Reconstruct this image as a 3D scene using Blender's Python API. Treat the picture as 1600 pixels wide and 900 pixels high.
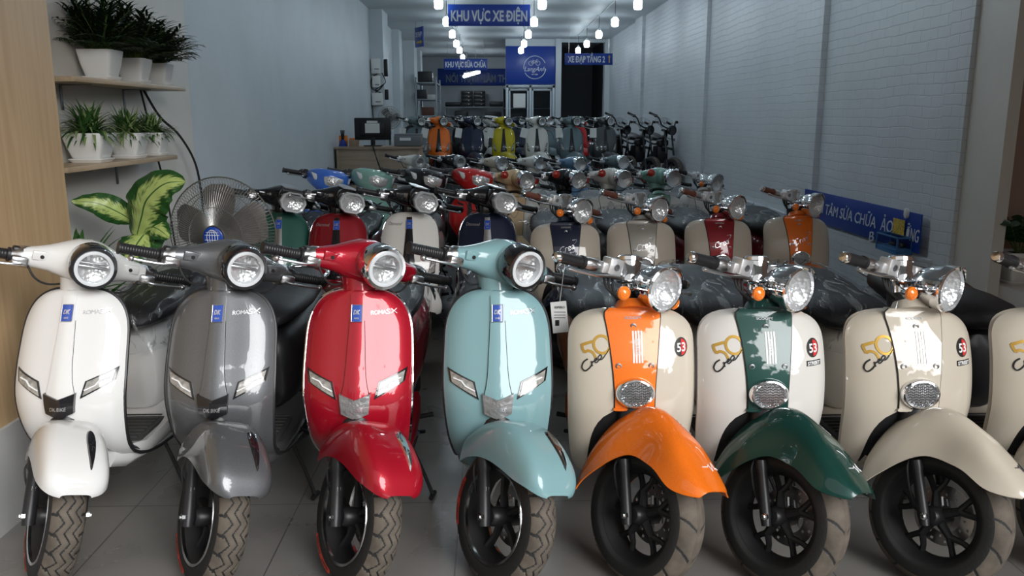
import bpy, bmesh, math, random
from mathutils import Vector, Matrix, noise
for o in list(bpy.data.objects): bpy.data.objects.remove(o, do_unlink=True)
SC = bpy.context.scene
COL = SC.collection
PI = math.pi
rnd = random.Random(7)

# ------------------------------------------------------------------ camera, sky, exposure
cam_d = bpy.data.cameras.new('camera'); cam = bpy.data.objects.new('camera', cam_d); COL.objects.link(cam)
cam.location = (0, 0, 1.41)
cam.rotation_euler = (math.radians(90 - 11.52), 0, math.radians(-1.468))
cam_d.sensor_width = 36; cam_d.lens = 29.25; cam_d.clip_start = .02; cam_d.clip_end = 200
SC.camera = cam
vs = SC.view_settings
vs.view_transform = 'Standard'; vs.look = 'None'; vs.gamma = 1; vs.use_curve_mapping = False
vs.exposure = 0.0
SKY_GAP, SKY_TOP, SKY_LOW, BULB_POWER, TUBE_POWER = 12.0, .64, .18, 40.0, 22.0

w = bpy.data.worlds.new('sky'); SC.world = w; w.use_nodes = True
nt = w.node_tree; nt.nodes.clear()
def N(nt, t, **k):
    n = nt.nodes.new(t)
    for a, b in k.items():
        if a.startswith('i_'): n.inputs[a[2:].replace('_', ' ')].default_value = b
        else: setattr(n, a, b)
    return n
L_ = lambda nt, a, b: nt.links.new(a, b)
tc = N(nt, 'ShaderNodeTexCoord'); sep = N(nt, 'ShaderNodeSeparateXYZ'); L_(nt, tc.outputs['Generated'], sep.inputs[0])
no = N(nt, 'ShaderNodeTexNoise'); no.inputs['Scale'].default_value = 7; no.inputs['Detail'].default_value = 6
L_(nt, tc.outputs['Generated'], no.inputs['Vector'])
ma = N(nt, 'ShaderNodeMath', operation='MULTIPLY_ADD'); ma.inputs[1].default_value = .55; L_(nt, no.outputs[0], ma.inputs[0]); L_(nt, sep.outputs['Z'], ma.inputs[2])
mr = N(nt, 'ShaderNodeMapRange'); mr.inputs['From Min'].default_value = .50; mr.inputs['From Max'].default_value = .60
L_(nt, ma.outputs[0], mr.inputs['Value'])
mx = N(nt, 'ShaderNodeMix', data_type='RGBA'); L_(nt, mr.outputs[0], mx.inputs['Factor'])
mx.inputs['A'].default_value = (SKY_LOW, SKY_LOW * 1.0, SKY_LOW * .95, 1)
mx.inputs['B'].default_value = (SKY_TOP, SKY_TOP * 1.0, SKY_TOP * .98, 1)
# bright gap of open sky between the trees across the street and the awning, to the right of the entrance
dt = N(nt, 'ShaderNodeVectorMath', operation='DOT_PRODUCT'); GD = Vector((.50, -.74, .44)).normalized(); dt.inputs[1].default_value = GD; L_(nt, tc.outputs['Generated'], dt.inputs[0])
n4 = N(nt, 'ShaderNodeTexNoise'); n4.inputs['Scale'].default_value = 11; n4.inputs['Detail'].default_value = 7; L_(nt, tc.outputs['Generated'], n4.inputs['Vector'])
m4 = N(nt, 'ShaderNodeMath', operation='MULTIPLY_ADD'); m4.inputs[1].default_value = .16; L_(nt, n4.outputs[0], m4.inputs[0]); L_(nt, dt.outputs['Value'], m4.inputs[2])
r4 = N(nt, 'ShaderNodeMapRange'); r4.inputs['From Min'].default_value = 1.022; r4.inputs['From Max'].default_value = 1.034; L_(nt, m4.outputs[0], r4.inputs['Value'])
mx4 = N(nt, 'ShaderNodeMix', data_type='RGBA'); L_(nt, r4.outputs[0], mx4.inputs['Factor']); L_(nt, mx.outputs['Result'], mx4.inputs['A']); mx4.inputs['B'].default_value = (SKY_GAP, SKY_GAP, SKY_GAP, 1)
bg = N(nt, 'ShaderNodeBackground'); L_(nt, mx4.outputs['Result'], bg.inputs[0]); bg.inputs[1].default_value = 1
ow = N(nt, 'ShaderNodeOutputWorld'); L_(nt, bg.outputs[0], ow.inputs[0])
# the open shop front: a light portal only guides daylight sampling, it gives off nothing itself
pl = bpy.data.lights.new('shopfront_daylight', 'AREA'); pl.shape = 'RECTANGLE'; pl.size = 5.0; pl.size_y = 3.3
pl.cycles.is_portal = True
po = bpy.data.objects.new('shopfront_daylight', pl); COL.objects.link(po); po.location = (.41, .62, 1.66); po.rotation_euler = (math.radians(90), 0, 0)

# ------------------------------------------------------------------ materials
MAT = {}
def mat(name, rgb=(.5, .5, .5), metal=0, rough=.5, coat=0, emit=None, es=0, spec=.5, alpha=1, trans=0, ior=1.45, nscale=None, namp=0, bump=0, bscale=60, coatr=.04):
    if name in MAT: return MAT[name]
    m = bpy.data.materials.new(name); m.use_nodes = True; t = m.node_tree; b = t.nodes['Principled BSDF']
    b.inputs['Base Color'].default_value = (*rgb, 1); b.inputs['Metallic'].default_value = metal; b.inputs['Roughness'].default_value = rough
    b.inputs['Coat Weight'].default_value = coat; b.inputs['Coat Roughness'].default_value = coatr
    b.inputs['Specular IOR Level'].default_value = spec; b.inputs['Alpha'].default_value = alpha
    b.inputs['Transmission Weight'].default_value = trans; b.inputs['IOR'].default_value = ior
    if emit: b.inputs['Emission Color'].default_value = (*emit, 1); b.inputs['Emission Strength'].default_value = es
    if nscale or bump:
        tc = N(t, 'ShaderNodeTexCoord')
    if nscale:
        n = N(t, 'ShaderNodeTexNoise'); n.inputs['Scale'].default_value = nscale; n.inputs['Detail'].default_value = 5; L_(t, tc.outputs['Object'], n.inputs['Vector'])
        r = N(t, 'ShaderNodeValToRGB'); r.color_ramp.elements[0].position = .3; r.color_ramp.elements[1].position = .7
        r.color_ramp.elements[0].color = (*[c * (1 - namp) for c in rgb], 1); r.color_ramp.elements[1].color = (*[min(1, c * (1 + namp)) for c in rgb], 1)
        L_(t, n.outputs[0], r.inputs[0]); L_(t, r.outputs[0], b.inputs['Base Color'])
    if bump:
        n = N(t, 'ShaderNodeTexNoise'); n.inputs['Scale'].default_value = bscale; n.inputs['Detail'].default_value = 4; L_(t, tc.outputs['Object'], n.inputs['Vector'])
        bp = N(t, 'ShaderNodeBump'); bp.inputs['Strength'].default_value = bump; bp.inputs['Distance'].default_value = .01
        L_(t, n.outputs[0], bp.inputs['Height']); L_(t, bp.outputs[0], b.inputs['Normal'])
    MAT[name] = m
    return m
def paint(name, rgb, metal=0): return mat('paint_' + name, rgb, metal=metal, rough=.42 if metal else .5, spec=.25, coat=1, coatr=.025, nscale=(400 if metal else None), namp=.12 if metal else 0)
mat('black_plastic', (.016, .016, .018), rough=.38)
mat('matte_black', (.012, .012, .013), rough=.6)
mat('gloss_black', (.008, .008, .010), rough=.12, coat=1)
mat('inner_dark', (.010, .010, .011), rough=.8)
mat('rubber', (.018, .018, .018), rough=.7, bump=.15, bscale=120)
mat('tread', (.105, .088, .070), rough=.85, nscale=14, namp=.45)
mat('chrome', (.86, .87, .89), metal=1, rough=.07)
mat('satin_metal', (.58, .58, .59), metal=1, rough=.28)
mat('dull_metal', (.30, .30, .31), metal=1, rough=.4)
mat('bright_cast', (.75, .75, .76), metal=.7, rough=.35)
mat('alloy', (.70, .71, .72), metal=1, rough=.18)
mat('seat_leather', (.018, .018, .021), rough=.42, bump=.25, bscale=300)
mat('seat_brown', (.10, .035, .022), rough=.5, bump=.2, bscale=300)
mat('grip_brown', (.16, .055, .035), rough=.55)
mat('orange_lens', (.95, .23, .02), rough=.15, coat=1)
mat('red_lens', (.50, .03, .015), rough=.15, coat=1)
mat('white_lens', (.82, .84, .85), rough=.2, coat=1)
mat('pale_rim', (.42, .43, .44), rough=.25, coat=1)
mat('signal_grey', (.30, .29, .27), rough=.15, coat=1, nscale=60, namp=.4)
mat('nose_wrap', (.20, .20, .20), rough=.18, coat=1, bump=1.0, bscale=45)
mat('badge_blue', (.01, .06, .36), rough=.25, coat=1)
mat('white_print', (.85, .85, .85), rough=.5)
mat('silver_print', (.62, .62, .64), metal=.8, rough=.25)
mat('black_print', (.015, .015, .015), rough=.4)
mat('gold_print', (.60, .36, .07), metal=.5, rough=.35)
mat('red_print', (.62, .03, .03), rough=.4)
mat('tire_red', (.50, .05, .03), rough=.6); mat('tire_dark', (.16, .03, .02), rough=.6)
mat('bulb_glow', (1, 1, 1), emit=(.78, .92, 1.0), es=BULB_POWER)
mat('tube_glow', (1, 1, 1), emit=(.80, .92, 1.0), es=TUBE_POWER)
mat('paper', (.78, .78, .76), rough=.7)

def reflector():
    m = bpy.data.materials.new('reflector'); m.use_nodes = True; t = m.node_tree; b = t.nodes['Principled BSDF']
    b.inputs['Base Color'].default_value = (.8, .8, .8, 1); b.inputs['Metallic'].default_value = .6; b.inputs['Roughness'].default_value = .24
    tc = N(t, 'ShaderNodeTexCoord'); v = N(t, 'ShaderNodeTexVoronoi'); v.inputs['Scale'].default_value = 70; L_(t, tc.outputs['Object'], v.inputs['Vector'])
    bp = N(t, 'ShaderNodeBump'); bp.inputs['Strength'].default_value = .3; bp.inputs['Distance'].default_value = .01
    L_(t, v.outputs['Distance'], bp.inputs['Height']); L_(t, bp.outputs[0], b.inputs['Normal']); MAT['reflector'] = m
reflector()
def film(name, tint, fac_lo, fac_hi, scale, bump, rough=.12, wrinkle=4.0):
    """clear sheet: mostly see-through, a bright gloss along its creases"""
    m = bpy.data.materials.new(name); m.use_nodes = True; t = m.node_tree; t.nodes.clear()
    out = N(t, 'ShaderNodeOutputMaterial'); mx = N(t, 'ShaderNodeMixShader'); tr = N(t, 'ShaderNodeBsdfTransparent'); tr.inputs[0].default_value = (*tint, 1)
    gl = N(t, 'ShaderNodeBsdfPrincipled'); gl.inputs['Base Color'].default_value = (.16, .165, .17, 1); gl.inputs['Roughness'].default_value = rough; gl.inputs['Specular IOR Level'].default_value = 1.0
    tc = N(t, 'ShaderNodeTexCoord'); n = N(t, 'ShaderNodeTexNoise'); n.inputs['Scale'].default_value = scale; n.inputs['Detail'].default_value = 2.5; n.inputs['Distortion'].default_value = 1.6
    mp = N(t, 'ShaderNodeMapping'); mp.inputs['Scale'].default_value = (wrinkle, 1, 1.6); L_(t, tc.outputs['Object'], mp.inputs[0]); L_(t, mp.outputs[0], n.inputs['Vector'])
    r = N(t, 'ShaderNodeMapRange'); r.inputs['From Min'].default_value = .545; r.inputs['From Max'].default_value = .64; r.inputs['To Min'].default_value = fac_lo; r.inputs['To Max'].default_value = fac_hi
    L_(t, n.outputs[0], r.inputs[0]); L_(t, r.outputs[0], mx.inputs[0])
    bp = N(t, 'ShaderNodeBump'); bp.inputs['Strength'].default_value = bump; bp.inputs['Distance'].default_value = .03
    L_(t, n.outputs[0], bp.inputs['Height']); L_(t, bp.outputs[0], gl.inputs['Normal'])
    L_(t, tr.outputs[0], mx.inputs[1]); L_(t, gl.outputs[0], mx.inputs[2]); L_(t, mx.outputs[0], out.inputs[0]); MAT[name] = m
film('clear_wrap', (.93, .94, .95), .035, .62, 4.5, 1.0, .14, 5.0)
film('lens_glass', (.95, .96, .97), .06, .12, 3, .0, .03, 1)
film('smoked_glass', (.30, .30, .32), .08, .14, 3, .0, .05, 1)
film('window_glass', (.75, .82, .86), .06, .10, 1, .0, .02, 1)

P = {
 'white': paint('white', (.68, .68, .67)), 'grey': paint('grey', (.125, .13, .137), .5), 'red': paint('red', (.38, .004, .018), .3),
 'light_blue': paint('light_blue', (.20, .355, .38)), 'orange': paint('orange', (.84, .17, .008), .1), 'cream': paint('cream', (.52, .46, .38)),
 'dark_green': paint('dark_green', (.004, .046, .036), .2), 'beige': paint('beige', (.58, .52, .43)), 'navy': paint('navy', (.008, .013, .035), .2),
 'dark_red': paint('dark_red', (.22, .006, .012), .3), 'taupe': paint('taupe', (.30, .28, .25), .4), 'green_grey': paint('green_grey', (.018, .08, .06), .2),
 'ivory': paint('ivory', (.66, .64, .60)), 'blue': paint('blue', (.04, .15, .62)), 'mint': paint('mint', (.22, .42, .36)), 'black': paint('black', (.008, .009, .013)),
 'bright_red': paint('bright_red', (.55, .012, .012)), 'yellow': paint('yellow', (.52, .43, .005)), 'sand': paint('sand', (.66, .48, .28)),
 'steel_blue': paint('steel_blue', (.10, .20, .34)), 'teal_grey': paint('teal_grey', (.12, .175, .19)), 'dark_grey': paint('dark_grey', (.06, .065, .07), .3), 'deep_blue': paint('deep_blue', (.007, .014, .045), .2),
}

# ------------------------------------------------------------------ mesh helpers
V = Vector
def nbm(): return bmesh.new()
def rings(bm, rs, closed=True, cap=True, mi=0):
    vr = [[bm.verts.new(p) for p in r] for r in rs]
    for a, b in zip(vr, vr[1:]):
        n = len(a)
        for i in range(n if closed else n - 1):
            j = (i + 1) % n
            f = bm.faces.new((a[i], a[j], b[j], b[i])); f.material_index = mi
    if cap and closed:
        bm.faces.new(list(reversed(vr[0]))).material_index = mi; bm.faces.new(vr[-1]).material_index = mi
    return vr
def cr(pts, k=6):
    pts = [V(p) for p in pts]
    if len(pts) < 3: return pts
    out = []
    for i in range(len(pts) - 1):
        p0 = pts[max(i - 1, 0)]; p1 = pts[i]; p2 = pts[i + 1]; p3 = pts[min(i + 2, len(pts) - 1)]
        for s in range(k):
            t = s / k
            out.append(.5 * ((2 * p1) + (p2 - p0) * t + (2 * p0 - 5 * p1 + 4 * p2 - p3) * t * t + (3 * p1 - p0 - 3 * p2 + p3) * t ** 3))
    return out + [pts[-1]]
def ci(x, xs, ys):
    """smooth interpolation of ys over xs"""
    if x <= xs[0]: return ys[0]
    if x >= xs[-1]: return ys[-1]
    for i in range(len(xs) - 1):
        if x <= xs[i + 1]: break
    n = len(xs)
    def sl(j):
        if j == 0 or j == n - 1: return 0 if False else (ys[min(j + 1, n - 1)] - ys[max(j - 1, 0)]) / (xs[min(j + 1, n - 1)] - xs[max(j - 1, 0)])
        return (ys[j + 1] - ys[j - 1]) / (xs[j + 1] - xs[j - 1])
    h = xs[i + 1] - xs[i]; t = (x - xs[i]) / h
    return (2 * t ** 3 - 3 * t ** 2 + 1) * ys[i] + (t ** 3 - 2 * t ** 2 + t) * h * sl(i) + (-2 * t ** 3 + 3 * t ** 2) * ys[i + 1] + (t ** 3 - t ** 2) * h * sl(i + 1)
def tube(bm, pts, r, n=10, cap=True, mi=0, squash=1.0):
    pts = [V(p) for p in pts]; rs = []
    d = (pts[1] - pts[0]).normalized(); up = V((0, 0, 1)) if abs(d.z) < .9 else V((0, 1, 0))
    u = d.cross(up).normalized(); v = u.cross(d)
    for i, p in enumerate(pts):
        d2 = (pts[min(i + 1, len(pts) - 1)] - pts[max(i - 1, 0)]).normalized()
        u = (u - d2 * u.dot(d2)).normalized(); v = u.cross(d2)
        rr = r[i] if isinstance(r, (list, tuple)) else r
        rs.append([p + u * math.cos(2 * PI * k / n) * rr + v * math.sin(2 * PI * k / n) * rr * squash for k in range(n)])
    return rings(bm, rs, True, cap, mi)
def basis(o, z, xh=(1, 0, 0)):
    z = V(z).normalized(); x = V(xh); x = (x - z * x.dot(z))
    if x.length < 1e-4: x = V((0, 1, 0)) - z * z.y
    x.normalize(); y = z.cross(x)
    m = Matrix((x, y, z)).transposed().to_4x4(); m.translation = V(o); return m
def lathe(bm, prof, M, n=24, mi=0, sx=1, sy=1, cap=True):
    rs = [[M @ V((r * sx * math.cos(2 * PI * k / n), r * sy * math.sin(2 * PI * k / n), h)) for k in range(n)] for r, h in prof]
    return rings(bm, rs, True, cap, mi)
def rbox(bm, c, s, bev=.004, M=None, mi=0, seg=2):
    T = Matrix.Translation(c) @ Matrix.Diagonal((*s, 1))
    if M is not None: T = M @ T
    r = bmesh.ops.create_cube(bm, size=1, matrix=T); vs_ = r['verts']
    for f in {f for v in vs_ for f in v.link_faces}: f.material_index = mi
    if bev:
        es = list({e for v in vs_ for e in v.link_edges})
        bmesh.ops.bevel(bm, geom=es, offset=bev, segments=seg, profile=.5, affect='EDGES')
def grid(bm, fn, nu, nv, mi=0):
    vv = [[bm.verts.new(fn(i / nu, j / nv)) for j in range(nv + 1)] for i in range(nu + 1)]
    fs = [bm.faces.new((vv[i][j], vv[i + 1][j], vv[i + 1][j + 1], vv[i][j + 1])) for i in range(nu) for j in range(nv)]
    for f in fs: f.material_index = mi
    return vv, fs
def thicken(bm, t, front=None):
    """give a sheet its thickness behind its face; front(co) grows away from the viewer's side"""
    t = abs(t); front = front or (lambda c: c.y)
    bmesh.ops.recalc_face_normals(bm, faces=bm.faces[:]); n0 = len(bm.verts); before = sum(front(v.co) for v in bm.verts) / n0
    cp = bm.copy(); bmesh.ops.solidify(cp, geom=cp.faces[:], thickness=t); after = sum(front(v.co) for v in cp.verts) / len(cp.verts); cp.free()
    bmesh.ops.solidify(bm, geom=bm.faces[:], thickness=t if after >= before else -t)
def flip_if(bm): bmesh.ops.recalc_face_normals(bm, faces=bm.faces[:])
def to_mesh(name, bm, smooth=True, recalc=True, angle=40):
    if recalc: flip_if(bm)
    me = bpy.data.meshes.new(name)
    if smooth:
        for f in bm.faces: f.smooth = True
        for e in bm.edges:
            if len(e.link_faces) == 2:
                try:
                    if e.calc_face_angle() > math.radians(angle): e.smooth = False
                except ValueError: pass
    bm.to_mesh(me); bm.free(); return me
def tag(o, label=None, cat=None, group=None, kind=None):
    if label: o['label'] = label
    if cat: o['category'] = cat
    if group: o['group'] = group
    if kind: o['kind'] = kind
    return o
def obj(name, bm, m, parent=None, smooth=True, angle=40, recalc=True, label=None):
    me = to_mesh(name, bm, smooth, recalc, angle) if isinstance(bm, bmesh.types.BMesh) else bm
    for q in (m if isinstance(m, (list, tuple)) else [m]): me.materials.append(MAT[q] if isinstance(q, str) else q)
    o = bpy.data.objects.new(name, me); COL.objects.link(o)
    if parent: o.parent = parent
    if label: o['label'] = label
    return o
def thing(name, label, cat, loc=(0, 0, 0), rz=0, group=None, kind=None):
    o = bpy.data.objects.new(name, None); COL.objects.link(o); o.location = loc; o.rotation_euler = (0, 0, rz); o.empty_display_size = .1
    return tag(o, label, cat, group, kind)
_tc = {}
def text_mesh(s, bold=0, shear=0, space=1.0):
    """letters as a list of (verts, faces), height of capitals 1, centred on x"""
    key = (s, bold, shear, space)
    if key in _tc: return _tc[key]
    c = bpy.data.curves.new('t', 'FONT'); c.body = s; c.size = 1; c.resolution_u = 3; c.offset = bold; c.shear = shear; c.space_character = space
    o = bpy.data.objects.new('t', c); COL.objects.link(o); bpy.context.view_layer.update()
    me = bpy.data.meshes.new_from_object(o.evaluated_get(bpy.context.evaluated_depsgraph_get()))
    vs_ = [v.co.copy() for v in me.vertices]; fs = [tuple(p.vertices) for p in me.polygons]
    bpy.data.objects.remove(o, do_unlink=True); bpy.data.curves.remove(c); bpy.data.meshes.remove(me)
    x0 = min(v.x for v in vs_); x1 = max(v.x for v in vs_)
    vs_ = [V(((v.x - (x0 + x1) / 2) / .7, v.y / .7, 0)) for v in vs_]
    _tc[key] = (vs_, fs, (x1 - x0) / .7); return _tc[key]
def add_text(bm, s, fn, width, height, bold=.01, shear=0, mi=0, space=1.0, rot=0, thick=.0008):
    """fn(x, y, d) -> point: letters laid on any surface; d is how far a point stands off it"""
    vs_, fs, wd = text_mesh(s, bold, shear, space); sx = width / wd
    def q(v):
        x = v.x * sx; y = (v.y - .5) * height
        return (x * math.cos(rot) - y * math.sin(rot), x * math.sin(rot) + y * math.cos(rot))
    top = [bm.verts.new(fn(*q(v), thick)) for v in vs_]; bot = [bm.verts.new(fn(*q(v), 0)) for v in vs_]
    cnt = {}
    for f in fs:
        try: bm.faces.new([top[i] for i in f]).material_index = mi
        except ValueError: continue
        for a, b in zip(f, f[1:] + f[:1]): cnt[(a, b)] = 1
    for (a, b) in list(cnt):
        if (b, a) not in cnt:
            try: bm.faces.new((top[a], bot[a], bot[b], top[b])).material_index = mi
            except ValueError: pass
def xform(bm, M):
    bmesh.ops.transform(bm, matrix=M, verts=bm.verts[:])
# ------------------------------------------------------------------ scooters
RAKE = math.radians(26)
AX = V((0, math.sin(RAKE), math.cos(RAKE))); AXP = V((0, .03, .215)); WR = .215
def axy(z): return .03 + (z - .215) * math.tan(RAKE)
class Proto:
    def __init__(s, turn):
        s.parts = []; s.S = Matrix.Translation(AXP) @ Matrix.Rotation(math.radians(turn), 4, AX) @ Matrix.Translation(-AXP)
    def add(s, name, bm, role, parent=None, label=None, steer=False, angle=40, recalc=True):
        if steer: xform(bm, s.S)
        s.parts.append((name, to_mesh(name, bm, True, recalc, angle), role if isinstance(role, tuple) else (role,), parent, label)); return len(s.parts) - 1
def place(pr, name, label, cat, loc, rz=0, group=None, roles=None, skip=(), labels=None):
    """one scooter: an Empty on the floor, with a copy of every part of its kind; paint comes from the scooter"""
    roles = roles or {}
    root = thing(name, label, cat, loc, rz, group); made = {}
    for i, (pn, me, role, par, lab) in enumerate(pr.parts):
        if pn in skip or (lab in skip) or (par is not None and par not in made): continue
        o = bpy.data.objects.new(pn, me); COL.objects.link(o); o.parent = root if par is None else made[par]; made[i] = o
        while len(me.materials) < len(role): me.materials.append(MAT['matte_black'])
        for k, r in enumerate(role):
            o.material_slots[k].link = 'OBJECT'; m = roles.get(r, r); o.material_slots[k].material = MAT[m] if isinstance(m, str) else m
        if labels and pn in labels: o['label'] = labels[pn]
        elif lab: o['label'] = lab
    return root

# --- front shields: a surface y(x, z) with its outline; decals are laid on it
class Shield:
    def __init__(s, W, z0, z1, zs, ys, bow, roll, wlow, n=2.6, zc=None, arch=(.30, .50, .12), ridge=0):
        s.W, s.z0, s.z1, s.zs, s.ys, s.bow, s.roll, s.wlow, s.n = W, z0, z1, zs, ys, bow, roll, wlow, n
        s.zc = zc or (z1 - .16); s.arch = arch; s.ridge = ridge
    def w(s, z):
        base = s.W * ci(z, *s.wlow)
        if z > s.zc:
            t = min(1, (z - s.zc) / (s.z1 - s.zc)); base *= max(0, 1 - t ** s.n) ** (1 / s.n)
        return base
    def a(s, z):
        z0, z1, aw = s.arch
        if z >= z1: return 0
        t = min(1, (z1 - z) / (z1 - z0)); return aw * (1 - (1 - t) ** 4) ** .38 if s.W > .19 else aw * t ** .5
    def y(s, x, z):
        wv = max(s.w(z), .03); u = min(1, abs(x) / wv)
        return ci(z, s.zs, s.ys) + s.bow * x * x + s.roll * u ** 6 - s.ridge * math.exp(-(x / .038) ** 2)
    def p(s, x, z, d=0): return V((x, s.y(x, z) - d, z))
    def zrows(s, n=34):
        out = []
        zl = s.z0 + .05
        for i in range(9): out.append(s.z0 + .05 * (i / 9) ** 1.5)
        for i in range(n + 1):
            t = i / n; out.append(zl + (s.z1 - zl) * (1 - (1 - t) ** 1.7) if t < 1 else s.z1)
        out[-1] = s.z1 - .0004; return out
    def panel(s, lo, hi, off=0, th=.008, nu=12, rows=None, both=True):
        """lo(z), hi(z): inner and outer half-widths of the panel"""
        bm = nbm(); rows = rows or s.zrows()
        if lo is None:
            def fn(u, v):
                z = rows[min(len(rows) - 1, round(v * (len(rows) - 1)))]; h = hi(z); return s.p((2 * u - 1) * h, z, off)
            grid(bm, fn, nu * 2, len(rows) - 1)
        else:
            for sd in ((-1, 1) if both is True else (both,)):
                def fn(u, v):
                    z = rows[min(len(rows) - 1, round(v * (len(rows) - 1)))]; l = lo(z); h = max(hi(z), l + .0005); return s.p(sd * (l + (h - l) * u), z, off)
                grid(bm, fn, nu, len(rows) - 1)
            bmesh.ops.remove_doubles(bm, verts=bm.verts[:], dist=.0006)
        thicken(bm, th); return bm
    def edge(s, off=0, zmin=None):
        zr = [z for z in s.zrows(40) if zmin is None or z >= zmin]
        left = [s.p(-s.w(z), z, off) for z in zr]; right = [s.p(s.w(z), z, off) for z in reversed(zr)]
        return left + right
    def quad(s, bm, pts, d=.003, mi=0, n=8, thick=.004):
        """raised plate over the quad pts (x, z)"""
        a, b, c, e = [V((p[0], p[1], 0)) for p in pts]
        def q(u, v, dd):
            p = (a * (1 - u) + b * u) * (1 - v) + (e * (1 - u) + c * u) * v; return s.p(p.x, p.y, dd)
        def rim(dd):
            L = [(i / n, 0) for i in range(n)] + [(1, i / n) for i in range(n)] + [(1 - i / n, 1) for i in range(n)] + [(0, 1 - i / n) for i in range(n)]
            return [q(u, v, dd) for u, v in L]
        grid(bm, lambda u, v: q(u, v, d), n, n, mi)
        o = [bm.verts.new(p) for p in rim(d)]; i_ = [bm.verts.new(p) for p in rim(d - thick)]
        for k in range(len(o)):
            f = bm.faces.new((o[k], o[(k + 1) % len(o)], i_[(k + 1) % len(o)], i_[k])); f.material_index = mi
        bmesh.ops.remove_doubles(bm, verts=bm.verts[:], dist=.0002)
    def disc(s, bm, x, z, rx, rz, d=.003, mi=0, n=24, dome=0):
        c = bm.verts.new(s.p(x, z, d + dome)); prev = None
        for k, fr in enumerate((.5, .85, 1.0)):
            ring = [bm.verts.new(s.p(x + rx * fr * math.cos(2 * PI * i / n), z + rz * fr * math.sin(2 * PI * i / n), d + dome * (1 - fr * fr))) for i in range(n)]
            for i in range(n):
                j = (i + 1) % n
                (bm.faces.new((c, ring[i], ring[j])) if prev is None else bm.faces.new((prev[i], ring[i], ring[j], prev[j]))).material_index = mi
            prev = ring
        low = [bm.verts.new(s.p(x + rx * math.cos(2 * PI * i / n), z + rz * math.sin(2 * PI * i / n), -.001)) for i in range(n)]
        for i in range(n): bm.faces.new((prev[i], low[i], low[(i + 1) % n], prev[(i + 1) % n])).material_index = mi
    def text(s, bm, t, x, z, wd, h, d=.002, **k): add_text(bm, t, lambda a, b, e: s.p(x + a, z + b, d + e), wd, h, **k)

def ribbon(b, S, pts, wd, d=.002, k=5, mi=0):
    """flat painted stroke of width wd along pts (x, z) on a shield"""
    pp = cr([(p[0], p[1], 0) for p in pts], k); rs = []
    for i, p in enumerate(pp):
        t = pp[min(i + 1, len(pp) - 1)] - pp[max(i - 1, 0)]; t = t.normalized() if t.length > 1e-9 else V((1, 0, 0)); n = V((-t.y, t.x, 0)) * wd / 2
        rs.append([S.p(p.x + n.x, p.y + n.y, d), S.p(p.x - n.x, p.y - n.y, d), S.p(p.x - n.x, p.y - n.y, -.0005), S.p(p.x + n.x, p.y + n.y, -.0005)])
    rings(b, rs)
def K50(pts): return [(-.126 + (x - 400) * .000185, .690 - (y - 400) * .000185) for x, y in pts]
SH_A = Shield(.173, .228, .865, [.228, .24, .27, .32, .40, .52, .62, .74, .86], [.60, .44, .31, .22, .158, .135, .165, .225, .285], 1.3, .02,
              ([.228, .27, .33, .42, .56, .70, .82, .87], [.86, .82, .86, .94, 1.0, .985, .95, .93]), n=2.9, zc=.69, arch=(.29, .475, .118), ridge=.010)
SH_B = Shield(.208, .235, .80, [.23, .32, .42, .50, .62, .72, .80], [.26, .20, .165, .15, .165, .20, .245], .75, .035,
              ([.23, .30, .42, .56, .70, .80], [.80, .91, .98, 1.0, .99, .97]), n=3.4, zc=.68, arch=(.235, .505, .140), ridge=.004)

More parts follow.
